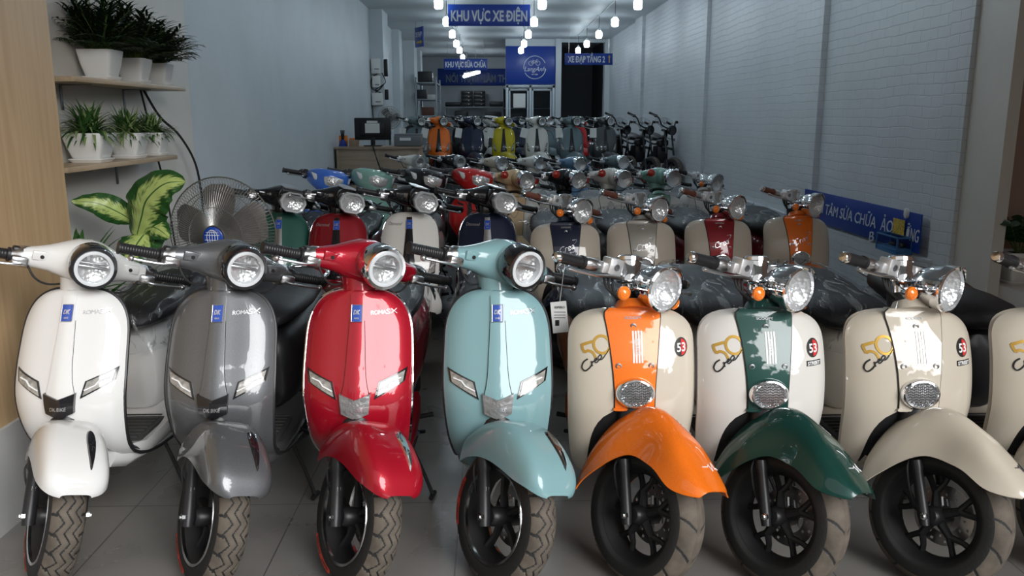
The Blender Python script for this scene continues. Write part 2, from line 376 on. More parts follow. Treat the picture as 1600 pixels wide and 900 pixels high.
def tire(pr, style, fine=False):
    bm = nbm(); n, ns = (540, 84) if fine else (160, 28); hw, hh = (.050, .062) if style != 'B' else (.056, .060)
    def groove(th, x, s_):
        if abs(s_) > 1.15: return 0
        if style == 'B':
            t = (th * 14 / (2 * PI) + abs(x) * 9) % 1.0; g = 1 if t < .10 and abs(x) > .008 else 0
            if abs(abs(x) - .004) < .0012: g = 1
            return g
        wv = .0065 * math.asin(math.sin(th * 22)) ; g = 0
        for xk, ph in ((-.024, 0), (0, .5), (.024, 1)):
            if abs(x - xk - wv) < .0026: g = 1
        if abs(x) > .03:
            t = (th * 22 / PI / 2 + abs(x) * 6) % 1.0
            if t < .16: g = 1
        return g
    vv = []
    for i in range(n):
        th = 2 * PI * i / n; row = []
        for j in range(ns + 1):
            s_ = (j / ns - .5) * 2 * 2.15
            x = hw * math.copysign(abs(math.sin(s_)) ** .9, math.sin(s_)) * (1 if abs(s_) < PI / 2 else 1 - .16 * (abs(s_) - PI / 2)); r = WR - hh + (.022 * math.cos(s_) if abs(s_) > PI / 2 else hh * max(0, math.cos(s_)) ** .75)
            r -= .0028 * groove(th, x, s_)
            row.append(bm.verts.new((x, -r * math.sin(th), WR + r * math.cos(th))))
        vv.append(row)
    for i in range(n):
        a, b = vv[i], vv[(i + 1) % n]
        for j in range(ns):
            f = bm.faces.new((a[j], a[j + 1], b[j + 1], b[j])); s_ = abs((j + .5) / ns - .5) * 4.3
            sv = (j + .5) / ns * 4.3 - 2.15; gx = hw * math.copysign(abs(math.sin(sv)) ** .9, math.sin(sv)); f.material_index = 1 if s_ < 1.12 and not groove(2 * PI * (i + .5) / n, gx, sv) else 0
    t = pr.add('tire', bm, ('rubber', 'tread'), steer=True, angle=60)
    if style != 'B':
        for th0, lab in ((4.55, 'red patch high on the tyre sidewall'), (3.55, 'red patch low on the tyre sidewall')):
            bm = nbm(); R0 = .181; q_ = lambda a, b, e: V((-(.0478 + e), -(R0 + b) * math.sin(th0 - a / R0), WR + (R0 + b) * math.cos(th0 - a / R0)))
            grid(bm, lambda u, v: q_((u - .5) * .16, (v - .5) * .017 * (1 - abs(2 * u - 1) ** 10) ** .5, .0008), 24, 4)
            sp = pr.add('sidewall_patch', bm, 'tire_red', parent=t, steer=True, label=lab)
            bm = nbm(); add_text(bm, 'KENDA', lambda a, b, e: q_(a - .035, b, .0012 + e), .06, .010, bold=.02); add_text(bm, 'TUBELESS', lambda a, b, e: q_(a + .038, b, .0012 + e), .055, .007, bold=.02)
            pr.add('sidewall_lettering', bm, 'tire_dark', parent=sp, steer=True)
def wheel(pr, style):
    M = basis((0, 0, WR), (1, 0, 0), (0, 1, 0))
    rl = .143 if style != 'B' else .145; b = nbm()
    lathe(b, [(rl - .004, -.042), (rl, -.045), (rl + .004, -.042), (rl, -.03), (rl - .016, -.02), (rl - .018, .02), (rl, .03), (rl + .004, .042), (rl, .045), (rl - .004, .042), (rl - .022, .02), (rl - .022, -.02), (rl - .004, -.042)], M, 48, cap=False)
    rim = pr.add('rim', b, 'matte_black', steer=True)
    if style != 'B':
        for sd in (-1, 1):
            b = nbm(); lathe(b, [(rl - .0065, sd * .036), (rl - .0065, sd * .0485), (rl + .0015, sd * .0505), (rl + .004, sd * .045), (rl - .0065, sd * .036)], M, 48, cap=False)
            pr.add('rim_lip', b, 'alloy', parent=rim, steer=True, label='bright metal rim edge')
    for k in range(5):
        b = nbm(); a = 2 * PI * k / 5 + .3
        e = V((0, math.sin(a), math.cos(a))); t = V((0, math.cos(a), -math.sin(a))); c = V((0, 0, WR))
        if style != 'B':
            tube(b, [c + e * .02, c + e * .07 + t * .010, c + e * .135 + t * .004], [.017, .014, .020], 8, squash=.6)
        else:
            tube(b, [c + e * .02 - V((.012, 0, 0)), c + e * .075 - V((.012, 0, 0))], [.016, .012], 8)
            for q in (-1, 1): tube(b, [c + e * .07 - V((.012, 0, 0)), c + e * .100 + t * q * .020, c + e * .135 + t * q * .036], [.011, .009, .011], 8)
        pr.add('spoke', b, 'matte_black', parent=rim, steer=True)
    b = nbm(); lathe(b, [(.0, -.055), (.022, -.055), (.030, -.045), (.030, .045), (.022, .055), (0, .055)], M, 20, cap=False); pr.add('hub', b, 'black_plastic', steer=True)
    for sd in (1,):
        b = nbm(); x = sd * .036
        for i in range(60):
            a0, a1 = 2 * PI * i / 60, 2 * PI * (i + 1) / 60
            for r0, r1, hole in ((.052, .060, 0), (.060, .068, i % 5 in (1,)), (.068, .076, 0), (.076, .084, i % 5 in (3,)), (.084, .092, 0)):
                if hole: continue
                ps = [(r0, a0), (r1, a0), (r1, a1), (r0, a1)]
                vs_ = [[b.verts.new((x + dx, r * math.sin(a), WR + r * math.cos(a))) for r, a in ps] for dx in (-.0015, .0015)]
                b.faces.new(vs_[0]); b.faces.new(list(reversed(vs_[1])))
                for q in range(4): b.faces.new((vs_[0][q], vs_[0][(q + 1) % 4], vs_[1][(q + 1) % 4], vs_[1][q]))
        for q in range(4):
            a = PI / 2 * q + .4; tube(b, [V((x, 0, WR)), V((x, .056 * math.sin(a), WR + .056 * math.cos(a)))], .005, 6)
        if style == 'B' or sd == 1: pr.add('brake_disc', b, 'satin_metal', steer=True)
    # hub of each side with its fork leg
    for sd in (-1, 1):
        b = nbm(); x = sd * .070; ax = AX
        p0 = V((x, -.004, WR - .03)); pts = [p0, p0 + ax * .03, p0 + ax * .16, p0 + ax * .17, p0 + ax * (.195 if style == 'B' else .205)]
        tube(b, pts, [.018, .021, .019, .024, .024] if style != 'B' else [.014, .017, .016, .018, .018], 14)
        if sd < 0: tube(b, cr([p0 + ax * .195 + V((-.0, .02, 0)), p0 + ax * .16 + V((-.025, .02, 0)), p0 + ax * .08 + V((-.005, .03, 0)), V((x + .02, .02, WR - .01))]), .003, 6)
        fk = pr.add('fork_leg', b, 'black_plastic', steer=True)
        b = nbm(); lathe(b, [(.0, .0), (.011, 0), (.011, .010), (.006, .012), (.006, .016), (0, .016)], basis((x + sd * .014, -.002, WR), (sd, 0, 0)), 6, cap=False)
        pr.add('axle_nut', b, 'alloy', parent=fk, steer=True)
        if style != 'B':
            b = nbm(); o = p0 + ax * .085 + V((-.0205 * 1 if sd < 0 else .0205, 0, 0))
            add_text(b, 'DK BIKE', lambda a, c_, e: p0 + ax * (.09 + a) + V((sd * -c_ * 0, -.0205 - e, 0)) + V((c_, 0, 0)) * 1.0, .07, .010, bold=.02)
            pr.add('fork_lettering', b, 'white_print', parent=fk, steer=True)

def fender(pr, style):
    b = nbm(); c = V((0, .004, WR)); n, m = 40, 18
    if style != 'B':
        A0, A1 = -46, 52
        bf = lambda f: ci(f, [-44, -20, 5, 24, 38, 47, 51, 54], [.084, .093, .098, .097, .089, .070, .050, .020])
        df = lambda f: ci(f, [-44, -25, 0, 22, 38, 54], [.095, .115, .125, .105, .062, .004])
        Rf = lambda f: ci(f, [-44, -20, 0, 22, 40, 54], [.272, .288, .296, .292, .284, .264])
    else:
        A0, A1 = -60, 52
        bf = lambda f: ci(f, [-60, -32, -8, 12, 32, 45, 52, 55], [.104, .100, .074, .082, .088, .076, .052, .012])
        df = lambda f: ci(f, [-60, -34, -8, 13, 34, 46, 55], [.17, .195, .150, .110, .085, .05, .008])
        Rf = lambda f: ci(f, [-60, -34, -12, 8, 28, 42, 55], [.275, .315, .330, .300, .282, .286, .302])
    def fp(u, v, off=0):
        f = A0 + (A1 - A0) * u; fq = f; s_ = 2 * v - 1; a = abs(s_); sg = 1 if s_ >= 0 else -1
        bb, dd, R = bf(f), df(f), Rf(f)
        x = sg * bb * (1 - (1 - a) ** 1.9) ** .95; r = R - dd * a ** (3.2 if style != 'B' else ci(f, [-30, 0, 20], [1.5, 1.7, 2.6]))
        if style == 'B': x += sg * .012 * a ** 8
        fr = math.radians(f); e = V((0, -math.sin(fr), math.cos(fr)))
        # skirts hang straight down rather than towards the axle
        q = c + e * R; q2 = c + e * r; drop = R - r
        pt = q + (V((0, 0, -1)) * .75 + e * -.25) * drop
        return V((x, pt.y, pt.z)) + e * off
    grid(b, lambda u, v: fp(u, v), n, m * 2); thicken(b, .004, lambda q: -(V((0, q.y, q.z)) - c).length)
    fe = pr.add('front_fender', b, 'body_fender', steer=True, angle=50)
    b = nbm()
    if style in ('A', 'C', 'R'):
        pts = [(.70, .0), (.74, .028), (.80, .036), (.88, .030), (.94, .004), (.88, -.016), (.80, -.018), (.74, -.012)]
        # a leaf-shaped insert on the crest
        cs = [fp(.80, .55, .0085)]
        out = []
        for i in range(24):
            a = 2 * PI * i / 24; u = .70 + .165 * math.cos(a); v = .60 + .042 * math.sin(a) * (1 - .35 * math.cos(a)); out.append((u, v))
        ctr = b.verts.new(fp(.70, .60, .008)); r1 = [b.verts.new(fp(.70 + (u - .70) * .8, .60 + (v - .60) * .8, .007)) for u, v in out]; r2 = [b.verts.new(fp(u, v, -.002)) for u, v in out]
        for i in range(24):
            j = (i + 1) % 24; b.faces.new((ctr, r1[i], r1[j])); b.faces.new((r1[i], r2[i], r2[j], r1[j]))
        pr.add('fender_insert', b, 'insert', parent=fe, steer=True)
    elif style == 'B':
        add_text(b, 'SCOOPY', lambda a, q, e: fp(.55 + a, .63 + q, .0015 + e), .15, .05, bold=.01)
        # heartbeat mark near the tip
        zz = [(.86, .46), (.86, .53), (.845, .55), (.885, .58), (.83, .61), (.87, .64), (.86, .66), (.86, .73)]
        for p, q in zip(zz, zz[1:]):
            tube(b, [fp(*p, .002), fp(*q, .002)], .0013, 5)
        pr.add('fender_mark', b, 'mark', parent=fe, steer=True)
    else: b.free()

def round_light(pr, style, ring_role, cx=(0, None, .955), R=.0715, fwd=.245, led=True):
    """round headlight facing forward; returns nothing. cx: height on the steering axis"""
    z = cx[2]; y = axy(z); ti = math.radians(-4)
    d = V((0, -math.cos(ti), math.sin(ti))); M = basis((0, y - fwd + .075 * (style != 'E'), z), d)
    b = nbm(); lathe(b, [(R * .80, -.075), (R * .97, -.06), (R, -.02), (R, .0), (R * .955, .010), (R * (.80 if led else .87), .008), (R * (.77 if led else .84), -.004)], M, 40, cap=False)
    h = pr.add('headlight', b, ring_role, steer=True)
    b = nbm(); lathe(b, [(R * .86, -.002), (R * .55, -.018), (.001, -.022)], M, 32, cap=False); pr.add('reflector', b, 'reflector', parent=h, steer=True)
    if led:
        b = nbm(); lathe(b, [(R * .82, .000), (R * .81, .012), (R * .74, .013), (R * .66, .011), (R * .65, -.012)], M, 40, cap=False); pr.add('light_ring', b, 'white_lens', parent=h, steer=True, label='white light ring')
        b = nbm(); rbox(b, (0, 0, -.008), (R * 1.26, R * .12, .010), .003, M); rbox(b, (0, R * .16, -.014), (R * 1.2, R * .05, .010), .001, M)
        pr.add('light_bar', b, 'satin_metal', parent=h, steer=True)
    b = nbm(); lathe(b, [(R * .90, .006), (R * .75, .016), (R * .4, .024), (.001, .027)], M, 32, cap=False); pr.add('glass', b, 'lens_glass', parent=h, steer=True)
    return M

def headset(pr, style, body='body', zc=.955):
    """body-coloured handlebar cover: bulb in the middle, arms to both sides, snout to the lamp"""
    b = nbm(); y = axy(.955) - .03
    xs = [-.185, -.15, -.11, -.07, -.035, 0, .035, .07, .11, .15, .185]
    rs = []
    for x in xs:
        a = abs(x); rz = ci(a, [0, .04, .08, .13, .19], [.074, .070, .054, .038, .031]); ry = ci(a, [0, .04, .08, .13, .19], [.085, .072, .048, .038, .034])
        zc_ = zc + ci(a, [0, .08, .19], [-.004, -.012, -.026]); yc = y + ci(a, [0, .08, .19], [-.03, .0, .012])
        rs.append([V((x, yc + ry * math.copysign(abs(math.cos(t)) ** .8, math.cos(t)), zc_ + rz * math.copysign(abs(math.sin(t)) ** .8, math.sin(t)))) for t in [2 * PI * k / 20 for k in range(20)]])
    rings(b, rs)
    # snout
    M = basis((0, axy(zc) - (.15 if style == 'A' else .215), zc), (0, -1, 0))
    lathe(b, [(.045, -.15), (.066, -.11), (.067, -.08), (.066, -.060), (.060, -.052)], M, 28)
    # neck
    lathe(b, [(.062, -.13), (.066, -.09), (.078, -.05), (.07, 0)], basis((0, axy(zc), zc), AX), 24)
    h = pr.add('handlebar_cover', b, body, steer=True, angle=55)
    for sd in (-1, 1):
        b = nbm(); rbox(b, (sd * .130, y - .027, zc - .008), (.062, .012, .030), .004); pr.add('cover_facet', b, body, parent=h, steer=True)
        b = nbm(); lathe(b, [(.0, .0), (.006, 0), (.006, .004), (0, .004)], basis((sd * .133, y - .0325, zc - .010), (0, -1, 0)), 12, cap=False); pr.add('screw_hole', b, 'matte_black', parent=h, steer=True)
    bars(pr, style, y + .012, zc - .026, x0=.172)
def bars(pr, style, y, z, grip='grip', x0=.185, metal='satin_metal'):
    for sd in (-1, 1):
        b = nbm(); sec = [(x0 - .01, .035), (x0 + .015, .034), (x0 + .030, .024), (x0 + .045, .019)]
        rings(b, [[V((sd * x, y + r * math.cos(t), z + r * math.sin(t) * (1.05))) for t in [2 * PI * k / 18 for k in range(18)]] for x, r in sec])
        rbox(b, (sd * (x0 + .02), y - .035, z - .008), (.050, .034, .030), .008)
        s = pr.add('switch_housing', b, metal, steer=True)
        b = nbm(); rbox(b, (sd * (x0 + .028), y + .004, z + .010), (.028, .040, .040), .008); pr.add('switch', b, 'black_plastic', parent=s, steer=True)
        b = nbm(); G = basis((sd * (x0 + .045), y, z), (sd, 0, 0)); pf = [(.0, 0), (.024, 0), (.024, .008)]
        for k in range(14): pf += [(.0165, .010 + k * .008), (.0175, .013 + k * .008), (.0175, .016 + k * .008), (.0165, .018 + k * .008)]
        pf += [(.020, .124), (.020, .130), (.0, .132)]
        lathe(b, pf, G, 16, cap=False); pr.add('grip', b, grip, steer=True)
        b = nbm(); yy, zz = y - .045, z - .014
        tube(b, cr([(sd * (x0 + .0), yy + .01, zz), (sd * (x0 + .03), yy - .014, zz - .002), (sd * (x0 + .08), yy - .014, zz - .004), (sd * (x0 + .135), yy + .0, zz - .004)]), .0065, 8, squash=.7)
        bmesh.ops.create_uvsphere(b, u_segments=10, v_segments=8, radius=.0105, matrix=Matrix.Translation((sd * (x0 + .140), yy + .002, zz - .004)))
        pr.add('brake_lever', b, 'satin_metal', steer=True)
    for sd in (-1, 1): b = nbm(); tube(b, cr([(sd * (x0 - .005), y - .03, z - .02), (sd * (x0 - .03), y - .04, z - .055), (sd * .10, y - .02, z - .075), (sd * .04, y + .01, z - .07)]), .0035, 6); pr.add('brake_cable', b, 'rubber', steer=True)

def rear(pr, style, wrap=True, box=False):
    """everything behind the shield: floorboard, side panels, seat, rear wheel, stand"""
    B = style in ('B', 'E'); W0 = .15 if not B else .165
    S = SH_B if B else SH_A
    # inner side of the leg shield
    b = nbm(); rows = [z for z in S.zrows(24) if z > S.z0 + .035]
    def fn(u, v):
        z = rows[min(len(rows) - 1, round(v * (len(rows) - 1)))]; hw = S.w(z) * .985; x = (2 * u - 1) * hw; return V((x, max(S.y(x, z) + .028, S.y(0, z) + .05 if abs(x) < .06 else 0), z))
    grid(b, fn, 20, len(rows) - 1); thicken(b, .006); pr.add('shield_liner', b, 'liner')
    # dark well behind the fender cut-out
    rw_ = [S.z0 + .05 + (S.arch[1] + .012 - S.z0 - .05) * k / 16 for k in range(17)]
    b = S.panel(None, lambda z: S.a(z) + .014 if S.a(z) > 0 else .02, off=-.020, th=.004, nu=6, rows=rw_); pr.add('wheel_well', b, 'inner_dark')
    # steering column cover between shield and seat side
    b = nbm(); tube(b, [V((0, axy(.34), .34)) + V((0, .02, 0)), V((0, axy(.6) + .02, .60)), V((0, axy(.84), .84))], [.055, .05, .042], 16); pr.add('steering_column', b, 'column')
    # floorboard
    b = nbm(); secs = []
    for y, wd, z0, z1 in [(.235, W0 * .72, .27, .36), (.30, W0 * .9, .245, .325), (.40, W0, .235, .300), (.55, W0 * 1.03, .235, .298), (.68, W0 * 1.05, .24, .32), (.76, W0, .25, .36)]:
        secs.append([V((sx * wd * fx, y, z0 + (z1 - z0) * fz)) for sx, fx, fz in [(-1, .80, 0), (-1, .97, .3), (-1, 1, .8), (-1, .95, 1), (1, .95, 1), (1, 1, .8), (1, .97, .3), (1, .80, 0)]])
    rings(b, secs); fb = pr.add('floorboard', b, 'body_rear', angle=50)
    b = nbm(); rbox(b, (0, .53, .303), (W0 * 1.7, .32, .012), .004)
    for k in range(9): rbox(b, (0, .40 + k * .032, .311), (W0 * 1.5, .010, .006), .002)
    pr.add('floor_mat', b, 'mat_role', parent=fb)
    # rear body
    b = nbm(); secs = []
    wd = .165 if not B else .175
    for y, w_, z0, z1, n_ in [(.655, .085, .33, .62, 2.6), (.67, .115, .32, .67, 2.8), (.74, .140, .31, .70, 2.8), (.90, .162, .31, .72, 2.6), (1.10, .172, .34, .725, 2.4), (1.28, .160, .40, .73, 2.3), (1.42, .128, .47, .725, 2.2), (1.50, .085, .53, .70, 2.1), (1.53, .03, .58, .66, 2)]:
        w_ *= wd / .172; z1 -= .06; zc_, rz = (z0 + z1) / 2, (z1 - z0) / 2
        secs.append([V((w_ * math.copysign(abs(math.cos(t)) ** (2 / n_), math.cos(t)), y, zc_ + rz * math.copysign(abs(math.sin(t)) ** (2 / n_), math.sin(t)))) for t in [2 * PI * k / 28 for k in range(28)]])
    rings(b, secs); rb = pr.add('side_cowl', b, 'cowl', angle=50)
    b = nbm(); secs = []
    for y, w_, z0, z1 in [(.60, .07, .72, .745), (.625, .105, .712, .775), (.70, .135, .71, .795), (.84, .150, .71, .800), (.98, .152, .71, .798), (1.05, .150, .71, .815), (1.20, .142, .71, .828), (1.33, .120, .712, .820), (1.40, .08, .72, .80), (1.42, .03, .735, .775)]:
        zc_, rz = (z0 + z1) / 2 - .065, (z1 - z0) / 2
        if B: w_ *= 1.16; rz *= 1.2
        secs.append([V((w_ * math.copysign(abs(math.cos(t)) ** .75, math.cos(t)), y, zc_ + rz * math.copysign(abs(math.sin(t)) ** .8, math.sin(t)))) for t in [2 * PI * k / 24 for k in range(24)]])
    rings(b, secs)
    st = pr.add('seat', b, 'seat_role', angle=60)
    b = nbm(); secs = []
    rr = random.Random(3)
    for y, w_, z0, z1 in [(.575, .07, .64, .75), (.60, .13, .62, .80), (.70, .165, .60, .822), (.85, .178, .59, .830), (1.0, .182, .59, .828), (1.10, .180, .60, .84), (1.25, .172, .61, .852), (1.37, .145, .63, .845), (1.44, .10, .66, .81), (1.455, .05, .69, .76)]:
        z0 -= .065; z1 -= .065
        if B: w_ *= 1.08; z1 += .008
        zc_, rz = (z0 + z1) / 2, (z1 - z0) / 2
        secs.append([V((w_ * math.copysign(abs(math.cos(t)) ** .75, math.cos(t)) * (1 + rr.uniform(-.03, .03)), y, zc_ + rz * math.copysign(abs(math.sin(t)) ** .8, math.sin(t)) * (1 + rr.uniform(-.04, .04)))) for t in [2 * PI * k / 30 for k in range(30)]])
    rings(b, secs); pr.add('plastic_wrap', b, 'clear_wrap', parent=st, label='clear crinkled plastic wrapping')
    # grab rail, tail lamp, plate holder
    b = nbm(); tube(b, cr([(-.10, 1.30, .70), (-.12, 1.42, .71), (-.07, 1.56, .715), (.07, 1.56, .715), (.12, 1.42, .71), (.10, 1.30, .70)]), .010, 10); pr.add('grab_rail', b, 'chrome')
    b = nbm(); rbox(b, (0, 1.525, .58), (.10, .03, .06), .012); pr.add('tail_lamp', b, 'red_lens')
    # rear wheel
    b = nbm(); M = basis((0, 1.25, WR), (1, 0, 0), (0, 1, 0)); lathe(b, [(.145, -.045), (.17, -.05), (.2, -.042), (.215, -.015), (.215, .015), (.2, .042), (.17, .05), (.145, .045)], M, 40)
    rw = pr.add('rear_tire', b, 'rubber'); b = nbm(); lathe(b, [(0, -.056), (.13, -.05), (.146, -.046), (.146, .046), (.13, .05), (0, .056)], M, 32, cap=False); pr.add('rear_rim', b, 'dull_metal', parent=rw)
    b = nbm(); rbox(b, (0, .98, .25), (.16, .34, .14), .03); rbox(b, (.08, 1.14, .23), (.05, .32, .09), .02); pr.add('engine_cover', b, 'matte_black')
    b = nbm(); tube(b, cr([(-.14, 1.00, .10), (-.10, .92, .13), (-.06, .82, .20), (.06, .82, .20), (.10, .92, .13), (.14, 1.00, .10)]), .009, 8); pr.add('centre_stand', b, 'matte_black')
    b = nbm(); tube(b, cr([(.10, .62, .24), (.15, .60, .14), (.19, .58, .05), (.205, .57, .012)]), .007, 8); tube(b, [(.20, .545, .010), (.21, .60, .010)], .009, 8); pr.add('side_stand', b, 'matte_black')
    for sd in (-1, 1): b = nbm(); tube(b, [(sd * .15, .72, .27), (sd * .20, .735, .275)], .010, 8); pr.add('foot_peg', b, 'matte_black')

def shield_A(pr, kind):
    S = SH_A
    b = S.panel(S.a, S.w); f = pr.add('front_shield', b, 'body', angle=60)
    b = nbm(); tube(b, S.edge(-.006), .0065, 8); pr.add('shield_trim', b, 'trim')
    if kind == 'A':
        rows = [.545 + (.85 - .545) * i / 16 for i in range(17)]
        b = S.panel(None, lambda z: ci(z, [.54, .60, .70, .80, .85], [.047, .034, .027, .022, .022]), off=.0065, th=.007, nu=5, rows=rows); pr.add('centre_spine', b, 'body', parent=f)
        b = nbm()
        for sd in (-1, 1):
            tube(b, [S.p(sd * (ci(z, [.54, .60, .70, .80, .85], [.047, .034, .027, .022, .022]) + .001), z, .0004) for z in rows[:13]], .0010, 6)
        pr.add('spine_groove', b, 'matte_black', parent=f)
        b = nbm(); S.quad(b, [(-.043, .500), (0, .484), (0, .546), (-.049, .562)], d=.0135, thick=.02); S.quad(b, [(0, .484), (.043, .500), (.049, .562), (0, .546)], d=.0135, thick=.02); nl = pr.add('nose_lamp', b, 'nose', parent=f)
        b = nbm(); S.text(b, 'DK BIKE', 0, .516, .052, .012, d=.0142, shear=.2); pr.add('nose_lettering', b, 'silver_print', parent=nl)
        sigs = [[(.060, .542), (.153, .588), (.161, .628), (.073, .594)]]
    else:
        rows = [.50 + (.84 - .50) * i / 16 for i in range(17)]
        b = S.panel(None, lambda z: ci(z, [.50, .60, .70, .80, .84], [.050, .034, .024, .017, .015]), off=.008, th=.009, nu=5, rows=rows); pr.add('centre_tie', b, 'tie', parent=f)
        sigs = [[(.105, .500), (.150, .520), (.160, .640), (.135, .610)]]
    for q in sigs:
        for sd in (-1, 1):
            b = nbm(); S.quad(b, [(sd * x, z) for x, z in q], d=.004, thick=.008); t = pr.add('turn_signal', b, 'gloss_black', parent=f)
            b = nbm(); c = V((sum(p[0] for p in q) / 4, sum(p[1] for p in q) / 4)); q2 = [(sd * (c.x + (p[0] - c.x) * .84), c.y + (p[1] - c.y) * .80) for p in q]
            S.quad(b, q2, d=.0065, thick=.004); pr.add('signal_lens', b, 'sig_lens', parent=t)
            b = nbm(); m1 = [(q2[0][0] * .6 + q2[3][0] * .4, q2[0][1] * .6 + q2[3][1] * .4), (q2[1][0] * .6 + q2[2][0] * .4, q2[1][1] * .6 + q2[2][1] * .4)]
            pm = (m1[0][0] * .5 + m1[1][0] * .5, m1[0][1] * .5 + m1[1][1] * .5)
            tube(b, [S.p(*m1[0], .0075), S.p(pm[0] - sd * .008, pm[1] - .004, .0075), S.p(pm[0] + sd * .004, pm[1] + .010, .0075), S.p(m1[1][0] - sd * .008, m1[1][1], .0075)], .0028, 6); pr.add('signal_strip', b, 'white_lens', parent=t)
    if kind in ('A', 'C'):
        b = nbm(); S.quad(b, [(-.0165, .775), (.0165, .775), (.0165, .823), (-.0165, .823)], d=.0125, thick=.006); bd = pr.add('badge', b, 'badge_blue', parent=f, label='small blue badge')
        b = nbm(); S.text(b, 'DK', 0, .803, .022, .013, d=.0127, bold=.03, shear=.25); S.text(b, 'BIKE', 0, .785, .014, .005, d=.0127)
        for (x0, z0, x1, z1) in ((-.017, .774, .017, .774), (.017, .774, .017, .824), (.017, .824, -.017, .824), (-.017, .824, -.017, .774)): tube(b, [S.p(x0, z0, .0125), S.p(x1, z1, .0125)], .0009, 5)
        pr.add('badge_lettering', b, 'silver_print', parent=bd)
        b = nbm()
        if kind == 'A': S.text(b, 'ROMA', .067, .797, .048, .012, bold=.0, space=.9); S.text(b, 'SX', .108, .798, .034, .015, bold=.0)
        else: S.text(b, 'Diamond', -.085, .80, .085, .018, bold=.0, shear=.4)
        pr.add('model_lettering', b, 'silver_print', parent=f)
def kind_A(turn, kind='A'):
    pr = Proto(turn); shield_A(pr, kind); rear(pr, 'A'); tire(pr, 'A', kind == 'A'); wheel(pr, 'A'); fender(pr, kind)
    if kind in ('A', 'R'): headset(pr, 'A'); round_light(pr, 'A', 'ring')
    if kind == 'C':
        headset(pr, 'C', 'gloss_black')
        z = .945; y = axy(z); M = basis((0, y - .235, z), (0, -1, .05), (1, 0, 0))
        def hexp(r, h, k=1.0): return [M @ V((x * r * k, yy * r, h)) for x, yy in ((-1, 0), (-.80, -.50), (-.45, -.74), (.45, -.74), (.80, -.50), (1, 0), (.80, .50), (.45, .74), (-.45, .74), (-.80, .50))]
        b = nbm(); rings(b, [hexp(.064, -.06), hexp(.078, -.02), hexp(.080, 0), hexp(.076, .010), hexp(.064, .006), hexp(.062, -.01)], cap=False); h = pr.add('headlight', b, 'pale_rim', steer=True, label='six-sided headlight with pale rim', angle=25)
        b = nbm(); rings(b, [hexp(.064, -.004), hexp(.045, -.014), hexp(.002, -.018)], cap=False); pr.add('reflector', b, 'reflector', parent=h, steer=True)
        b = nbm(); rings(b, [hexp(.066, .004), hexp(.04, .014), hexp(.002, .018)], cap=False); pr.add('glass', b, 'lens_glass', parent=h, steer=True)
        b = nbm(); rings(b, [[V((x * s_, y - .16 + t * .18, .955 + .066 + t * .006 - .09 * (abs(x) * s_ * 9) ** 2 * .12)) for x in (-.045, -.03, 0, .03, .045)] for t, s_ in ((0, .9), (.5, 1), (1, .5))], closed=False, cap=False); thicken(b, .006); pr.add('cover_plate', b, 'satin_metal', steer=True)
    return pr
def kind_F(turn):
    """round-faced classic: no tie, round lamp in the headset, smooth round nose"""
    pr = Proto(turn); S = SH_A
    f = pr.add('front_shield', S.panel(S.a, S.w), 'body', angle=60); b = nbm(); tube(b, S.edge(-.006), .0065, 8); pr.add('shield_trim', b, 'trim')
    b = nbm(); S.disc(b, 0, .775, .017, .017, d=.003, dome=.004); pr.add('emblem', b, 'red_lens', parent=f)
    b = nbm(); pts = []
    for i in range(25):
        a = PI * i / 24; pts.append(S.p(.125 * math.cos(a), .62 + .17 * math.sin(a), .003))
    tube(b, pts, .004, 6); pr.add('shield_crease', b, 'trim', parent=f)
    rear(pr, 'A'); tire(pr, 'A'); wheel(pr, 'A'); fender(pr, 'F'); headset(pr, 'A'); round_light(pr, 'F', 'chrome', led=False)
    for sd in (-1, 1):
        b = nbm(); tube(b, [(sd * .16, axy(.955) - .02, .965), (sd * .20, axy(.955) - .03, 1.0)], .006, 8); pr.add('mirror_mount', b, 'chrome', steer=True)
    return pr
def strip_w(z): return ci(z, [.48, .56, .64, .74, .80], [.062, .064, .070, .082, .092])
